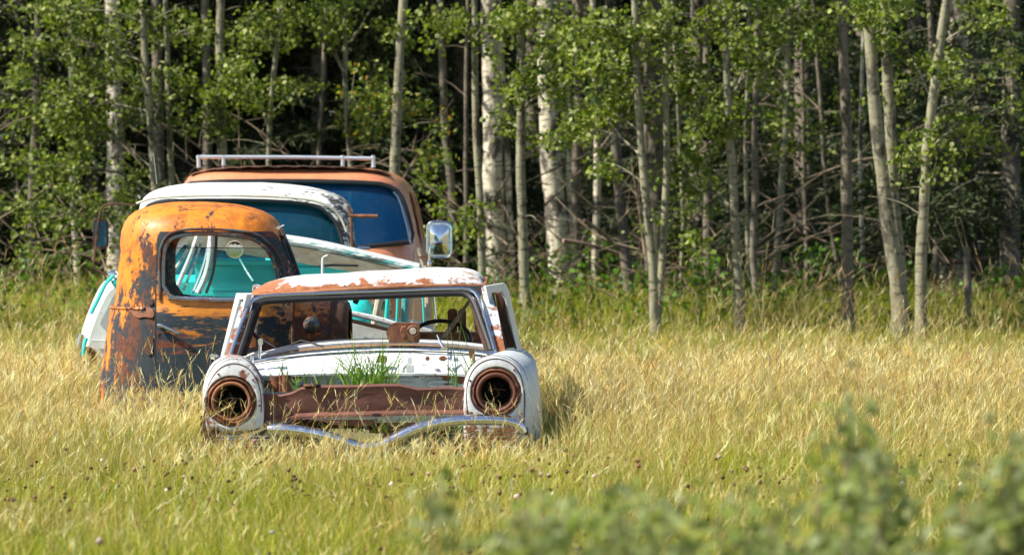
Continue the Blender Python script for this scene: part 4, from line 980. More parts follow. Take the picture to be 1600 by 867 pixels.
# clover heads near the camera
def blobs(n, y0, y1, z0, z1, r0, r1, cols, pr, mask=None):
    x, y = scatter(n, y0, y1)
    if mask is not None: k = mask(x, y); x, y = x[k], y[k]
    m = len(x); z = rng.uniform(z0, z1, m); r_ = rng.uniform(r0, r1, m)
    oct_ = np.array([(1, 0, 0), (0, 1, 0), (-1, 0, 0), (0, -1, 0), (0, 0, 1.1), (0, 0, -.8), (.6, .6, .55), (-.6, .6, .55), (-.6, -.6, .55), (.6, -.6, .55)])
    tr = np.array([(0, 6, 9), (6, 1, 7), (7, 2, 8), (8, 3, 9), (6, 7, 4), (7, 8, 4), (8, 9, 4), (9, 6, 4), (0, 1, 6), (1, 2, 7), (2, 3, 8), (3, 0, 9), (1, 0, 5), (2, 1, 5), (3, 2, 5), (0, 3, 5)])
    c0_ = np.stack([x, y, z], 1); jit = rng.uniform(.7, 1.3, (m, 10, 1))
    V = (c0_[:, None]+oct_[None]*jit*r_[:, None, None]).reshape(-1, 3)
    T = (tr[None]+(np.arange(m)*10)[:, None, None]).reshape(-1, 3)
    c = pick(m, cols, pr); C = np.repeat(c, 10, 0)
    st = ribbons(np.stack([x, y, np.zeros(m)], 1), z, np.full(m, .003), np.zeros((m, 2)), np.tile([.1, .15, .03], (m, 1)), np.tile([.2, .16, .05], (m, 1)), 2)
    return merge([(V, T, C), st])
cl = lambda x, y: vnoise(x, y, 1.4, 8) > -.05
V, T, C = merge([blobs(1300, 19, 26.5, .10, .25, .005, .013, [(.16, .08, .04), (.24, .13, .06), (.10, .055, .03), (.30, .18, .08)], [.4, .3, .2, .1], cl),
                 blobs(30, 19, 27, .17, .28, .010, .016, [(.75, .6, .55), (.8, .72, .62), (.6, .36, .36), (.78, .76, .7)], [.3, .3, .2, .2])])
o = npmesh('clover', V, T, C, 'grass'); tag(o, 'brown and pinkish clover heads dotted through the near grass', 'clover', kind='stuff')

# leafy green clumps growing in the wreck
def clump(name, px, py, d, n, h, spread, label, wid=.012):
    c = P(px, py, d); m = n
    a = rng.uniform(0, 6.28, m); r_ = rng.random(m)**.6*spread
    b_ = np.stack([np.cos(a)*r_*1.0+rng.normal(0, .02, m), np.sin(a)*r_*.5, rng.uniform(-.03, .0, m)], 1)
    ln = np.stack([np.cos(a)*r_/spread*.35+rng.normal(0, .6, m), rng.normal(0, .5, m)], 1)
    cc = pick(m, [(.16, .34, .03), (.28, .46, .06), (.10, .24, .03)], [.4, .35, .25])
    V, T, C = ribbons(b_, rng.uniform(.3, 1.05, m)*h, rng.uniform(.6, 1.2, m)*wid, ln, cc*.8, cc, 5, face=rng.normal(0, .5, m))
    o = npmesh(name, V, T, C, 'grass'); o.location = (c.x, c.y, 0 if False else c.z)
    return tag(o, label, 'grass clump')
clump('grass_clump', 578, 604, 30.75, 120, .34, .15, 'bright green grass clump growing at the middle of the white car engine bay', .009)
clump('grass_clump', 731, 600, 30.9, 26, .42, .12, 'thin green grass clump beside the right headlight of the white car', .009)
clump('grass_clump', 466, 606, 30.6, 34, .26, .26, 'sparse green grass clump by the left headlight inside the white car', .009)
wd_ = clump('weeds', 600, 668, 30.3, 110, .10, .55, 'low green weeds under the rusty beam of the white car', .009)

wd_['kind'] = 'stuff'; wd_['category'] = 'weeds'

# ------------------------------------------------------------------ trees
def arr_tube(pts, rad, n=7):
    v_, f_ = tube(pts, rad, n); T = []
    for q_ in f_:
        for i in range(1, len(q_)-1): T.append((q_[0], q_[i], q_[i+1]))
    return np.array([tuple(p) for p in v_]), np.array(T)
def leaves(cent, L, cols, pr, up=.35, cvar=None, wide=1.0):
    n = len(cent)
    u = rng.normal(0, 1, (n, 3)); u[:, 2] -= .5; u /= np.linalg.norm(u, axis=1)[:, None]
    nn = rng.normal(0, 1, (n, 3)); nn[:, 2] = np.abs(nn[:, 2])+up; s = np.cross(nn, u); s /= np.linalg.norm(s, axis=1)[:, None]+1e-9
    nn = np.cross(u, s); s = s*wide; Ls = (L*rng.uniform(.7, 1.25, n))[:, None]
    b0 = cent; pts = [b0, b0+u*Ls*.35+s*Ls*.42+nn*Ls*.08, b0+u*Ls*.75+s*Ls*.34+nn*Ls*.06, b0+u*Ls, b0+u*Ls*.75-s*Ls*.34+nn*Ls*.06, b0+u*Ls*.35-s*Ls*.42+nn*Ls*.08]
    V = np.stack(pts, 1).reshape(-1, 3)
    tr = np.array([(0, 1, 2), (0, 2, 3), (0, 3, 4), (0, 4, 5)])
    T = (tr[None]+(np.arange(n)*6)[:, None, None]).reshape(-1, 3)
    c = pick(n, cols, pr) if cvar is None else cvar
    return V, T, np.repeat(c, 6, 0)
LEAFC = [(.13, .175, .03), (.19, .235, .045), (.065, .105, .02), (.30, .33, .11)]
# front trees traced from the photo: (points [(px,py)...] top to bottom, base row, width px, bark, label)
TR = [
 ([(222, 0), (228, 120), (238, 220), (244, 290)], 522, 14, 'aspen', 'slim aspen at the left with a sunlit edge, rising behind the white truck roof'),
 ([(258, 0), (262, 90), (262, 150), (270, 290)], 520, 10, 'aspen', 'thin aspen just right of the slim sunlit aspen behind the white truck roof'),
 ([(345, 0), (343, 60), (346, 160), (349, 250)], 520, 16, 'aspen', 'straight aspen behind the left end of the van roof rack'),
 ([(437, 0), (434, 60), (424, 150), (421, 250)], 516, 9, 'aspen', 'thin leaning aspen behind the middle of the roof rack'),
 ([(538, 0), (540, 70), (539, 120), (548, 240)], 515, 9, 'aspen', 'forked aspen with two upswept limbs behind the right end of the roof rack'),
 ([(630, 0), (626, 60), (620, 160), (618, 280)], 524, 17, 'aspen', 'stout straight aspen just right of the van roof'),
 ([(741, 0), (742, 140), (748, 260), (753, 400)], 530, 12, 'aspen', 'slightly curved slim aspen between van mirror and birch'),
 ([(812, 0), (813, 100), (815, 300), (821, 480)], 532, 15, 'aspen', 'aspen whose foot stands just right of the white car roof'),
 ([(992, 0), (996, 130), (1001, 240), (1010, 320), (1020, 420), (1024, 500)], 541, 13, 'aspen', 'bent aspen with a wavy trunk, left one of a pair leaning together'),
 ([(1043, 0), (1041, 140), (1040, 300), (1034, 420), (1028, 500)], 540, 11, 'aspen', 'straight slim aspen meeting the bent aspen at its foot'),
 ([(1132, 0), (1136, 130), (1143, 250), (1150, 400), (1156, 500)], 540, 14, 'aspen', 'aspen with a yellowish stem leaning slightly left beside a thin dark trunk'),
 ([(1316, 0), (1318, 120), (1323, 240), (1324, 380), (1327, 500)], 537, 18, 'dark', 'grey aspen with a rough dark lower trunk, left of the twin trunk'),
 ([(1355, 0), (1362, 100), (1372, 210), (1384, 330), (1402, 450), (1408, 520)], 550, 22, 'aspen', 'thick pale aspen with a dark fissured foot, left stem of the twin trunk'),
 ([(1384, 0), (1388, 150), (1394, 300), (1404, 400), (1410, 500)], 549, 20, 'aspen', 'greyish aspen stem pressed against the thick pale aspen, right stem of the twin trunk'),
 ([(1478, 0), (1462, 110), (1449, 240), (1440, 380), (1438, 500)], 552, 17, 'aspen', 'smooth aspen curving right at its top in front of the broad birch'),
 ([(1232, 0), (1230, 120), (1224, 260), (1216, 380), (1213, 460)], 512, 11, 'aspen', 'slender aspen standing deeper between the yellowish and rough dark aspens'),
]
BK = [
 ([(112, 150), (113, 250), (116, 340), (122, 440)], 478, 10, 'pale', 'thin white birch at the far left beside the truck mirror'),
 ([(176, 0), (178, 100), (180, 240), (184, 400)], 470, 30, 'pale', 'broad pale trunk in leaf shade at the left'),
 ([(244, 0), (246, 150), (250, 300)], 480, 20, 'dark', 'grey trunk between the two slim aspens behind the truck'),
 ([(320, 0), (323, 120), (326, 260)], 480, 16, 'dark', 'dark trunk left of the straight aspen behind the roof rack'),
 ([(764, 0), (768, 120), (770, 250), (774, 400)], 480, 34, 'pale', 'broad pale birch behind the slightly curved slim aspen'),
 ([(782, 60), (788, 180), (794, 300), (798, 400)], 475, 11, 'pale', 'thin sunlit white birch beside the broad pale birch'),
 ([(852, 0), (854, 120), (862, 260), (872, 380), (876, 450)], 500, 34, 'pale', 'big white birch with black peeling scars near the centre'),
 ([(905, 80), (902, 220), (900, 360)], 488, 15, 'dark', 'dark trunk just right of the big white birch'),
 ([(925, 0), (930, 120), (935, 260), (930, 400)], 482, 12, 'pale', 'white sunlit trunk with leaves in front, second right of the big birch'),
 ([(955, 100), (964, 240), (972, 350), (982, 450)], 510, 17, 'dark', 'dark trunk left of the bent aspen pair'),
 ([(1018, 60), (1022, 200), (1024, 340)], 486, 34, 'dark', 'broad brown trunk behind the bent aspen pair'),
 ([(1104, 200), (1106, 330), (1106, 430)], 500, 15, 'dark', 'short looking grey trunk left of the yellowish aspen'),
 ([(1181, 150), (1180, 300), (1176, 400), (1184, 480)], 524, 11, 'dark', 'thin dark trunk right of the yellowish aspen'),
 ([(1166, 180), (1166, 300), (1170, 420)], 518, 7, 'aspen', 'very thin ochre sapling between yellowish aspen and thin dark trunk'),
 ([(1500, 0), (1494, 120), (1478, 240), (1480, 380), (1486, 480)], 505, 40, 'pale', 'broad birch with a bright left edge at the right'),
 ([(1288, 240), (1296, 340), (1316, 450)], 505, 8, 'dark', 'thin dead looking trunk left of the rough dark aspen'),
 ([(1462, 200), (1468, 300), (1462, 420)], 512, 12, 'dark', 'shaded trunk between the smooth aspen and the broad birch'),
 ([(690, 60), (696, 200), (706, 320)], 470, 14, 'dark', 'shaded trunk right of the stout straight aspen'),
 ([(1540, 60), (1536, 220), (1528, 380)], 480, 15, 'dark', 'dark trunk among spruce boughs at the right'),
 ([(727, 150), (729, 280), (728, 400)], 500, 7, 'dark', 'thin shaded sapling left of the slightly curved slim aspen'),
 ([(1064, 250), (1068, 360), (1062, 460)], 506, 6, 'aspen', 'very thin pale sapling just right of the bent aspen pair'),
 ([(1252, 60), (1256, 250), (1262, 420)], 502, 8, 'dark', 'thin dark sapling right of the slender deeper aspen'),
 ([(1346, 120), (1344, 300), (1350, 440)], 508, 7, 'pale', 'thin pale sapling between the rough dark aspen and the twin trunk'),
 ([(886, 120), (890, 300), (896, 420)], 500, 8, 'pale', 'thin pale sapling touching the right side of the big white birch'),
 ([(505, 120), (500, 220), (498, 320)], 498, 8, 'dark', 'thin dark sapling left of the forked aspen'),
 ([(1584, 0), (1580, 200), (1574, 400)], 504, 10, 'dark', 'dark slim trunk at the far right edge'),
 ([(60, 0), (56, 160), (50, 330)], 486, 13, 'dark', 'dark trunk behind the leaves at the far left edge'),
]
# leafy patches seen in the photo: (px, py, rx, ry, leaves)
HOT = [(40, 60, 70, 60, 500), (60, 170, 80, 60, 900), (130, 120, 70, 70, 900), (60, 260, 80, 50, 700), (170, 60, 60, 50, 500), (140, 200, 60, 50, 500), (30, 340, 50, 60, 260), (180, 290, 40, 50, 320), (215, 140, 30, 60, 350),
       (150, 330, 50, 40, 260), (300, 40, 60, 40, 500), (300, 130, 50, 50, 450), (375, 130, 50, 60, 800), (390, 60, 40, 40, 400), (330, 190, 40, 40, 330), (400, 150, 30, 20, 200), (470, 20, 60, 30, 400), (470, 140, 35, 20, 200),
       (540, 20, 50, 25, 350), (520, 60, 30, 25, 160), (560, 150, 45, 40, 450), (600, 170, 30, 50, 400), (640, 160, 45, 20, 160), (575, 200, 40, 25, 200), (700, 30, 50, 30, 350), (770, 40, 40, 40, 350), (820, 30, 40, 40, 500),
       (800, 120, 35, 50, 500), (860, 60, 50, 60, 900), (920, 40, 60, 40, 900), (940, 110, 60, 40, 900), (880, 130, 40, 40, 500), (980, 70, 50, 50, 700), (960, 180, 60, 30, 700), (900, 200, 50, 30, 600), (1030, 40, 50, 40, 650),
       (1000, 150, 40, 50, 400), (870, 215, 40, 25, 300), (1080, 110, 50, 70, 900), (1130, 50, 60, 50, 900), (1100, 190, 50, 50, 800), (1180, 110, 50, 60, 800), (1200, 40, 50, 40, 700), (1260, 30, 60, 35, 900), (1290, 60, 50, 30, 500),
       (1160, 180, 60, 40, 600), (1240, 160, 40, 50, 350), (1340, 25, 60, 25, 500), (1380, 60, 40, 30, 250), (1430, 90, 60, 30, 260), (1540, 30, 60, 40, 500), (1580, 100, 30, 50, 200), (1500, 110, 40, 30, 200), (1520, 200, 45, 30, 420),
       (1470, 230, 30, 40, 350), (1420, 220, 30, 30, 160), (1460, 100, 30, 30, 160), (1080, 320, 30, 50, 300), (1105, 280, 40, 40, 300), (1390, 150, 30, 40, 140), (640, 40, 50, 30, 250), (430, 60, 40, 40, 250), (1050, 240, 30, 50, 250), (1210, 240, 40, 40, 260), (1420, 10, 50, 20, 250), (1590, 200, 40, 60, 160), (90, 330, 60, 50, 400), (40, 420, 50, 40, 200), (200, 340, 30, 50, 200), (670, 250, 40, 60, 260), (700, 330, 40, 50, 260), (660, 380, 30, 30, 120), (1085, 380, 35, 40, 220), (1030, 330, 25, 40, 140), (1410, 270, 30, 40, 160), (1330, 180, 30, 50, 180), (1260, 230, 40, 40, 200), (930, 250, 40, 30, 260), (780, 190, 30, 40, 220), (100, 20, 60, 30, 450), (220, 20, 50, 30, 300)]
allT = [(t, 'front') for t in TR]+[(t, 'back') for t in BK]
assigned = {i: [] for i in range(len(allT))}
def dist_of(by): return CH*F/(by-HY)
for h_ in HOT:
    best = min(range(len(TR)), key=lambda i: abs(np.interp(h_[1], [p[1] for p in TR[i][0]], [p[0] for p in TR[i][0]])-h_[0])+30*random.random())
    assigned[best].append(h_)
YEL = [(.30, .26, .03), (.4, .3, .04), (.16, .2, .03), (.45, .22, .03)]
for idx, ((pts, by, wpx, bk, lab), where) in enumerate(allT):
    d = dist_of(max(by, 498) if where == 'back' else by); base = Vector((X(pts[-1][0]+(pts[-1][0]-pts[-2][0])*.15, d), d, 0))
    root = empty('aspen_tree' if bk != 'pale' else 'birch_tree', base, lab, 'tree', 'trees of the forest edge')
    r0 = wpx*d/F/2
    line = [(X(a, d)-base.x, Z(b2, d)) for a, b2 in pts]; line.sort(key=lambda q_: q_[1])
    ztop = 9.0+2.5*random.random()
    zz = [-.05]+[q_[1] for q_ in line if q_[1] > .25]; xx = [0.0]+[q_[0] for q_ in line if q_[1] > .25]
    sl = (xx[-1]-xx[-2])/max(.2, zz[-1]-zz[-2]); sl = max(-.08, min(.08, sl))
    for k in (1.2, 2.6, 4.2): zz.append(zz[-1]+1.5); xx.append(xx[-1]+sl*1.2+random.uniform(-.06, .06))
    zz.append(ztop); xx.append(xx[-1]+random.uniform(-.15, .15))
    def cx_(z): return float(np.interp(z, zz, xx))
    path = []; rad = []; N = 46; ph = random.random()*9
    for k in range(N):
        z = -.05+(ztop+.05)*(k/(N-1))**1.25
        path.append(Vector((cx_(z)+.006*math.sin(z*2.1+ph)+.004*math.sin(z*5+ph), .01*math.sin(z*1.7+ph), z)))
        rad.append(max(.008, r0*(1.12-.09*z)*(1+.35*math.exp(-z*5))*(1+.04*math.sin(z*7+ph)+.03*math.sin(z*17))) if z < 7 else max(.008, r0*(.48-.12*(z-7))))
    v_, t_ = arr_tube(path, rad, 12)
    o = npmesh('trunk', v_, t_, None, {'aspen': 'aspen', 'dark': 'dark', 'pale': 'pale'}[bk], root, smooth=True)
    # limbs and crown
    TW = []; LC = []; LN = []
    def limb(p0, p1, r_, sag=.1):
        mid = p0.lerp(p1, .5)+Vector((random.uniform(-.1, .1), random.uniform(-.1, .1), sag))*(p1-p0).length
        ps = resample([p0, mid, p1], 7, smooth=1); TW.append(arr_tube(ps, [r_*(1-.75*k/6) for k in range(7)], 5)); return ps
    for (hx, hy, rx, ry, nl) in assigned.get(idx, []):
        c = Vector((X(hx, d)-base.x, random.uniform(-.55, .8), Z(hy, d)))
        sx, sz = rx*d/F, ry*d/F; nl = int(nl*(.68 if hx > 700 else 1.05))
        z0 = max(1.0, c.z-random.uniform(.0, .5)); p0 = Vector((cx_(z0), 0, z0)); ps = limb(p0, c, .014)
        ntw = max(4, nl//38)
        for k in range(ntw):
            e = c+Vector((random.gauss(0, sx*.55), random.gauss(0, .35), random.gauss(0, sz*.55)))
            s0 = ps[random.randint(2, 6)]
            tw = limb(s0, e, .004, .05)
            nlf = int(nl*.95/ntw)
            for j in range(nlf):
                q_ = tw[random.randint(3, 6)] if random.random() < .45 else e
                LC.append(q_+Vector((random.gauss(0, .075), random.gauss(0, .075), random.gauss(0, .05)))); LN.append(0)
    # a few thin bare side twigs
    for k in range(4 if where == 'front' else 4):
        z0 = random.uniform(.8, 3.6); a = random.uniform(0, 6.28); l = random.uniform(.25, .9)
        limb(Vector((cx_(z0), 0, z0)), Vector((cx_(z0)+math.cos(a)*l, math.sin(a)*l*.7, z0+random.uniform(-.15, .4)*l)), .006)
    # forked limbs of the forked aspen
    if 'forked' in lab:
        f0 = P(540, 118, d)-base; limb(f0, P(506, 62, d)-base, .018, .12); limb(P(506, 62, d)-base, P(480, 40, d)-base, .012)
        f1 = P(541, 70, d)-base; limb(f1, P(574, 25, d)-base, .016, -.1); limb(P(574, 25, d)-base, P(610, -20, d)-base, .014)
    # crown above the frame
    for k in range(20 if where == 'front' else 14):
        z0 = random.uniform(4.6, ztop); a = random.uniform(0, 6.28); l = random.uniform(.5, 1.6)*(1.1-.06*z0)
        e = Vector((cx_(z0)+math.cos(a)*l, math.sin(a)*l, z0+random.uniform(.0, .6)))
        limb(Vector((cx_(z0), 0, z0)), e, .012)
        for j in range(18):
            LC.append(e+Vector((random.gauss(0, .28), random.gauss(0, .28), min(.5, max(-.3, random.gauss(0, .22)))))); LN.append(1)
    crown_ = npmesh('crown', *[np.concatenate(q_) for q_ in ([w_[0] for w_ in TW], [w_[1]+off for w_, off in zip(TW, np.cumsum([0]+[len(w_[0]) for w_ in TW[:-1]]))])], None, 'twig' if where == 'back' or bk == 'dark' else 'aspen', root, smooth=True)
    LC = np.array([tuple(q_) for q_ in LC]); LN = np.array(LN)
    cols = pick(len(LC), LEAFC, [.35, .3, .2, .15])
    if 'forked' in lab or 'stout' in lab:
        yl = (rng.random(len(LC)) < .13) & (LC[:, 2] < 3.0); cols[yl] = pick(int(yl.sum()), YEL, [.3, .2, .3, .2])
    small = LN == 0; prt = []
    if small.any(): prt.append(leaves(LC[small], .056, None, None, cvar=cols[small]))
    prt.append(leaves(LC[~small], .20, None, None, cvar=cols[~small]))
    V, T, C = merge(prt); npmesh('foliage', V, T, C, 'leaf', crown_)

# spruces: drooping boughs, deep in the wood
def spruce_mesh(seed, H=8.0, low=.5, nb=95):
    r = random.Random(seed); TW = []; V_, L_, W_, D_ = [], [], [], []
    TW.append(arr_tube([Vector((0, 0, -.05)), Vector((.02, 0, H*.5)), Vector((0, .02, H))], [.13, .09, .015], 8))
    for k in range(nb):
        z = low+(H-low)*(k/nb)**1.25; a = r.uniform(0, 6.28); l = (1-z/H)*1.9*r.uniform(.6, 1.1)+.25
        p1 = Vector((math.cos(a)*l, math.sin(a)*l, z-l*r.uniform(.15, .45)))
        ps = resample([Vector((0, 0, z)), Vector((math.cos(a)*l*.5, math.sin(a)*l*.5, z+.02)), p1], 7, smooth=1)
        TW.append(arr_tube(ps, [.016*(1-.12*i) for i in range(7)], 4))
        nt = int(26*l)+8
        for j in range(nt):
            u = r.uniform(.15, 1); i = min(5, int(u*6)); q_ = ps[i].lerp(ps[i+1], u*6-i)
            side = r.choice((-1, 1)); tl = .34*(1.15-u)*l+.09
            ang = a+side*r.uniform(.5, 1.2); e = q_+Vector((math.cos(ang)*tl, math.sin(ang)*tl, -tl*r.uniform(.1, .7)))
            for m in range(9):
                w = m/9.; V_.append(tuple(q_.lerp(e, w))); dd = (e-q_).normalized()
                D_.append((dd.x+r.gauss(0, .7), dd.y+r.gauss(0, .7), dd.z+r.gauss(0, .5)-.15))
    c = np.array(V_); dirs = np.array(D_); dirs /= np.linalg.norm(dirs, axis=1)[:, None]
    n = len(c); s = np.cross(dirs, rng.normal(0, 1, (n, 3))); s /= np.linalg.norm(s, axis=1)[:, None]
    L = rng.uniform(.05, .11, n)[:, None]; w = rng.uniform(.007, .013, n)[:, None]
    V = np.stack([c-s*w, c+s*w, c+dirs*L+s*w*.5, c+dirs*L-s*w*.5], 1).reshape(-1, 3)
    T = (np.array([(0, 1, 2), (0, 2, 3)])[None]+(np.arange(n)*4)[:, None, None]).reshape(-1, 3)
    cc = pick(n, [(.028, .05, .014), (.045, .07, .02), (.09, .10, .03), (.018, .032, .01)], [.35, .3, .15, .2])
    tv = np.concatenate([w_[0] for w_ in TW]); tt = np.concatenate([w_[1]+off for w_, off in zip(TW, np.cumsum([0]+[len(w_[0]) for w_ in TW[:-1]]))])
    return (V, T, np.repeat(cc, 4, 0)), (tv, tt)
protos = []
SP = [(30, 58, 'far left edge'), (95, 63, ''), (150, 60, ''), (215, 66, ''), (290, 62, ''), (370, 66, ''), (440, 62, ''), (500, 65, ''), (590, 62, ''), (665, 60, ''), (720, 66, ''), (830, 68, ''), (900, 72, ''), (1010, 70, ''), (1090, 66, ''), (1180, 69, ''), (1255, 63, ''),
      (1350, 67, ''), (1430, 64, ''), (1520, 60, ''), (1575, 57, ''), (1640, 62, ''), (-40, 62, '')]
spl = ['dark spruce at the far left edge behind leafy aspen boughs', 'dark spruce behind the thin white birch on the left', 'shadowed spruce behind the broad pale trunk on the left', 'dark spruce behind the slim sunlit aspen',
       'shadowed spruce left of the straight aspen', 'dark spruce right of the straight aspen', 'shadowed spruce behind the thin leaning aspen', 'dark spruce left of the forked aspen', 'dark spruce left of the stout aspen', 'low shadowed spruce right of the stout aspen, over the van mirror', 'dark spruce behind the curved slim aspen',
       'deep spruce left of the big white birch', 'deep spruce right of the big white birch', 'deep spruce behind the bent aspen pair', 'spruce behind leaves left of the yellowish aspen', 'deep spruce right of the yellowish aspen', 'sun-flecked olive spruce left of the rough dark aspen',
       'dark spruce behind the twin trunk', 'shadowed spruce behind the smooth aspen', 'dark spruce right of the broad birch', 'dark spruce with dead boughs at the right edge of the wood', 'spruce past the right end of the wood', 'spruce past the left end of the wood']
for s_ in range(3):
    fo, tw = spruce_mesh(20+s_, H=8.5+s_*.7, low=.55+.3*s_)
    protos.append((fo, tw))
for i, (px, d, _) in enumerate(SP):
    k = i % 3; d = (66.2 if px < 740 else d+6) if px < 1500 else d+3; loc = Vector((X(px, d), d+random.uniform(-.5, .5), 0))
    if i < 3:
        root = empty('spruce_tree', loc, spl[i], 'tree', 'dark spruces in the forest')
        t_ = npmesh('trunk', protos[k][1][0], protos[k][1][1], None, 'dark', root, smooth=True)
        c_ = npmesh('foliage', *protos[k][0], 'needle', root); protos[k] = (root, t_, c_)
    else:
        src = protos[k]; root = src[0].copy(); COL.objects.link(root); root.location = loc; root.rotation_euler = (0, 0, random.uniform(0, 6.28)); root['label'] = spl[i]
        sc3 = random.uniform(.85, 1.15); root.scale = (sc3,)*3
        for ch_ in src[1:]: c_ = ch_.copy(); COL.objects.link(c_); c_.parent = root
# far wood behind as one mass
cent = []
for k in range(2600):
    y = rng.uniform(82, 94); x = rng.uniform(-14, 14); cent.append((x, y, rng.uniform(0, 9.5)))
cent = np.repeat(np.array(cent), 26, 0)+rng.normal(0, .38, (2600*26, 3))
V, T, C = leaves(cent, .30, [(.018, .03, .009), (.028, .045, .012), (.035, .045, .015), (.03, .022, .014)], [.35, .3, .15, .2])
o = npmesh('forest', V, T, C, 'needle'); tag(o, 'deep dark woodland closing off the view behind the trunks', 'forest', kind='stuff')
# dead sticks and brush under the trees
TW = []
for k in range(520):
    y = random.uniform(57, 69); x = random.uniform(-1, 1)*(y*.1+1.2); z = random.uniform(.0, 2.6)**1.0*random.random(); a = random.uniform(0, 6.28); l = random.uniform(.4, 1.9)
    p0 = Vector((x, y, z)); p1 = p0+Vector((math.cos(a)*l, math.sin(a)*l*.5, random.uniform(-.4, .8)*l)); p1.z = max(.03, p1.z)
    ps = resample([p0, p0.lerp(p1, .5)+Vector((0, 0, random.uniform(-.12, .15)*l)), p1], 6, smooth=1); TW.append(arr_tube(ps, [random.uniform(.006, .016)*(1-.12*i) for i in range(6)], 5))
    for m in range(2):
        e = ps[3]+Vector((random.uniform(-.4, .4), random.uniform(-.2, .2), random.uniform(-.1, .5))); TW.append(arr_tube([ps[2+m], ps[2+m].lerp(e, .5), e], [.006, .004, .002], 4))
tv = np.concatenate([w_[0] for w_ in TW]); tt = np.concatenate([w_[1]+off for w_, off in zip(TW, np.cumsum([0]+[len(w_[0]) for w_ in TW[:-1]]))])
o = npmesh('dead_brush', tv, tt, None, 'twig', None, smooth=True); tag(o, 'tangle of grey dead sticks and branches under the trees', 'brush', kind='stuff')
# green undergrowth
cent = []
for k in range(360):
    y = random.uniform(54, 66); x = random.uniform(-1, 1)*(y*.1+1); cent.append((x, y, random.uniform(.1, .9)*random.random()+.1))
cent = np.repeat(np.array(cent), 30, 0)+rng.normal(0, .13, (360*30, 3)); cent[:, 2] = np.abs(cent[:, 2])
V, T, C = leaves(cent, .07, [(.08, .16, .02), (.12, .22, .03), (.05, .10, .02), (.16, .14, .04)], [.35, .25, .25, .15])
o = npmesh('undergrowth', V, T, C, 'leaf'); tag(o, 'low leafy undergrowth between the trunks', 'undergrowth', kind='stuff')
# fallen logs
def logt(name, a, b2, d, r_, label):
    p0, p1 = P(*a, d), P(*b2, d+.4); ps = resample([p0, p0.lerp(p1, .4)+Vector((0, 0, .03)), p1], 12, smooth=1)
    B().add(tube(ps, [r_*(1-.03*i+.05*math.sin(i*2.3)) for i in range(12)], 10)).out(name, 'log', None, root=p0)
    return tag(bpy.context.scene.collection.objects[-1], label, 'log')
logt('fallen_log', (1035, 436), (1215, 442), 66, .10, 'weathered fallen log behind the yellowish aspen')
logt('fallen_log', (1205, 432), (1345, 428), 66, .085, 'greyish fallen log left of the rough dark aspen')
logt('fallen_log', (1225, 409), (1345, 402), 65, .045, 'dark thin fallen log propped above the greyish log')
logt('fallen_log', (912, 344), (975, 396), 60, .022, 'leaning broken pole right of the big white birch')
logt('fallen_log', (880, 376), (985, 402), 61, .028, 'low leaning pole crossing behind the dark trunk beside the birch')
logt('fallen_log', (1490, 410), (1600, 405), 62, .03, 'thin grey fallen log at the right of the broad birch')
# short stump at the right
st_ = meshobj('stump', *tube([P(1513, 495, 55), P(1512, 440, 55), P(1509, 385, 55)], [.05, .04, .03], 10), 'dark', None, root=P(1513, 495, 55)); tag(st_, 'dark broken stump right of the broad birch', 'stump')

# blurred shrubs near the camera
def shrub(px, py, d, n, sp, label):
    top = P(px, py, d); base = Vector((top.x, d, 0)); H = top.z
    root = empty('shrub', base, label, 'shrub', 'silvery green shrubs near the camera')
    TW = []; LC = []; n = int(n*1.05)
    for k in range(n):
        a = random.uniform(0, 6.28); r_ = sp*random.random()**.7; h = H*(1.07-.22*random.random()**1.5)*(1-.15*r_/sp)
        e = Vector((math.cos(a)*r_, math.sin(a)*r_, h)); ps = resample([Vector((e.x*.15, e.y*.15, 0)), Vector((e.x*.5, e.y*.5, h*.55)), e], 12, smooth=1)
        TW.append(arr_tube(ps, [.006*(1-.07*i) for i in range(12)], 5))
        for j in range(58):
            u = (1-.5*random.random()**1.3)*11; i = min(10, int(u)); q_ = ps[i].lerp(ps[i+1], u-i); LC.append(tuple(q_+Vector((random.gauss(0, .028), random.gauss(0, .028), random.gauss(0, .018)))))
    tv = np.concatenate([w_[0] for w_ in TW]); tt = np.concatenate([w_[1]+off for w_, off in zip(TW, np.cumsum([0]+[len(w_[0]) for w_ in TW[:-1]]))])
    npmesh('stems', tv, tt, None, 'twig', root, smooth=True)
    V, T, C = leaves(np.array(LC), .040, [(.26, .31, .13), (.34, .39, .22), (.20, .26, .07), (.38, .36, .13)], [.3, .3, .25, .15], up=.1, wide=.45); npmesh('foliage', V, T, C, 'shrubleaf', root)
for a in [(1330, 640, 10.6, 12, 0.08, 'tallest blurred shrub near the camera, right of centre'), (1382, 700, 10.2, 14, 0.11, 'blurred shrub directly right of the tallest near shrub'),
          (1588, 700, 9.8, 26, 0.14, 'blurred shrub at the right edge of the photo'), (962, 700, 10.2, 6, 0.06, 'thin blurred shrub below the bent aspen pair'),
          (1045, 728, 10.4, 10, 0.10, 'pale blurred shrub in the middle of the near row'), (850, 712, 10.0, 6, 0.08, 'sparse blurred shrub below the right headlight of the white car'),
          (708, 745, 10.3, 5, 0.09, 'leftmost faint blurred shrub near the camera'), (1185, 780, 9.6, 16, 0.15, 'low blurred shrub left of the tallest near shrub'),
          (1010, 800, 9.2, 18, 0.18, 'lowest wide blurred shrub at the bottom edge under the pale one'), (850, 805, 9.2, 12, 0.16, 'low dim blurred shrub at the bottom edge under the sparse one'),
          (1300, 775, 9.4, 16, 0.16, 'low wide blurred shrub under the tallest near shrub'), (1480, 815, 9.4, 12, 0.11, 'low blurred shrub left of the one at the right edge')]: shrub(*a)

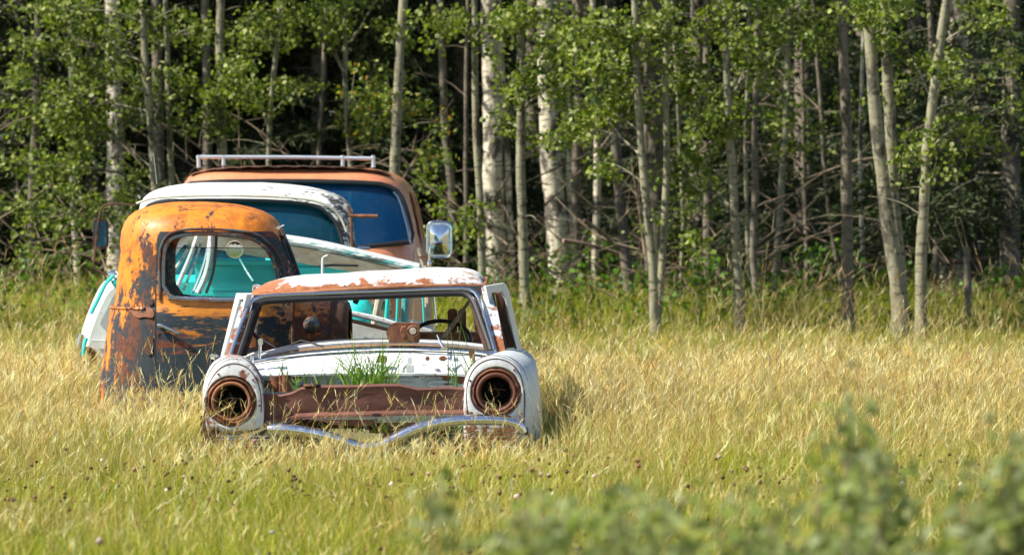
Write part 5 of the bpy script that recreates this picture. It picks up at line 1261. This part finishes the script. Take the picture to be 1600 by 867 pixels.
# ------------------------------------------------------------------ ground
t = NT('meadow_soil'); v_ = t.coord(which='Object'); n1 = t.noise(v_, .6, 6, .6); n2 = t.noise(v_, 14, 6, .7)
c_ = t.mix(t.ramp(n1, [(.4, 0.0), (.6, 1.0)]), (.16, .15, .05), (.20, .17, .08)); c_ = t.mix(t.ramp(n2, [(.35, 0.0), (.7, .8)]), c_, (.07, .06, .025))
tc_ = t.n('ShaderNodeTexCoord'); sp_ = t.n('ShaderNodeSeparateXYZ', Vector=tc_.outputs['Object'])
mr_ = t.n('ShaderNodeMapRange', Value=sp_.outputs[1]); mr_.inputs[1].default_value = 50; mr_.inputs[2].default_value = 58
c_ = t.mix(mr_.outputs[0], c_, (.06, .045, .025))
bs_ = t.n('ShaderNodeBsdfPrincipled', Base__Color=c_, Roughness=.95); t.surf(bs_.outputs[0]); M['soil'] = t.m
gv = []; NXg, NYg = 60, 60
for j in range(NYg+1):
    for i in range(NXg+1):
        x = -300+600*i/NXg; y = -100+500*j/NYg; gv.append((x, y, 0))
gf = [(j*(NXg+1)+i, j*(NXg+1)+i+1, (j+1)*(NXg+1)+i+1, (j+1)*(NXg+1)+i) for j in range(NYg) for i in range(NXg)]
g = meshobj('ground', gv, gf, 'soil'); g['kind'] = 'structure'

# ------------------------------------------------------------------ light, world, camera
AZ = math.atan2(-.965, -.25); EL = R(48)
sv = Vector((math.sin(AZ)*math.cos(EL), math.cos(AZ)*math.cos(EL), math.sin(EL)))
ld = bpy.data.lights.new('sun', 'SUN'); ld.energy = 5.0; ld.angle = R(.53); ld.color = (1.0, .93, .80)
lo = bpy.data.objects.new('sun', ld); lo.rotation_euler = sv.to_track_quat('Z', 'Y').to_euler(); lo.location = (-20, 10, 30); link(lo)
W = bpy.data.worlds.new('World'); S.world = W; W.use_nodes = True; nt = W.node_tree; nt.nodes.clear()
sky = nt.nodes.new('ShaderNodeTexSky'); sky.sky_type = 'NISHITA'; sky.sun_disc = False; sky.sun_elevation = EL; sky.sun_rotation = AZ
bg = nt.nodes.new('ShaderNodeBackground'); bg.inputs[1].default_value = .08; wo = nt.nodes.new('ShaderNodeOutputWorld')
nt.links.new(sky.outputs[0], bg.inputs[0]); nt.links.new(bg.outputs[0], wo.inputs[0])
cd = bpy.data.cameras.new('camera'); cam = bpy.data.objects.new('camera', cd); link(cam); S.camera = cam
cd.sensor_width = 36; cd.lens = F/1600*36; cd.clip_start = .5; cd.clip_end = 2000
cam.location = (0, 0, CH); cam.rotation_euler = (R(90)-math.atan((433.5-HY)/F), 0, 0)
cd.dof.use_dof = True; cd.dof.focus_distance = 31.5; cd.dof.aperture_fstop = 6.3
S.view_settings.view_transform = 'Standard'; S.view_settings.look = 'None'; S.view_settings.exposure = .85; S.view_settings.gamma = 1
S.cycles.max_bounces = 8; S.cycles.diffuse_bounces = 3; S.cycles.transparent_max_bounces = 12; S.cycles.use_denoising = True
S.cycles.use_adaptive_sampling = True; S.cycles.adaptive_threshold = .02
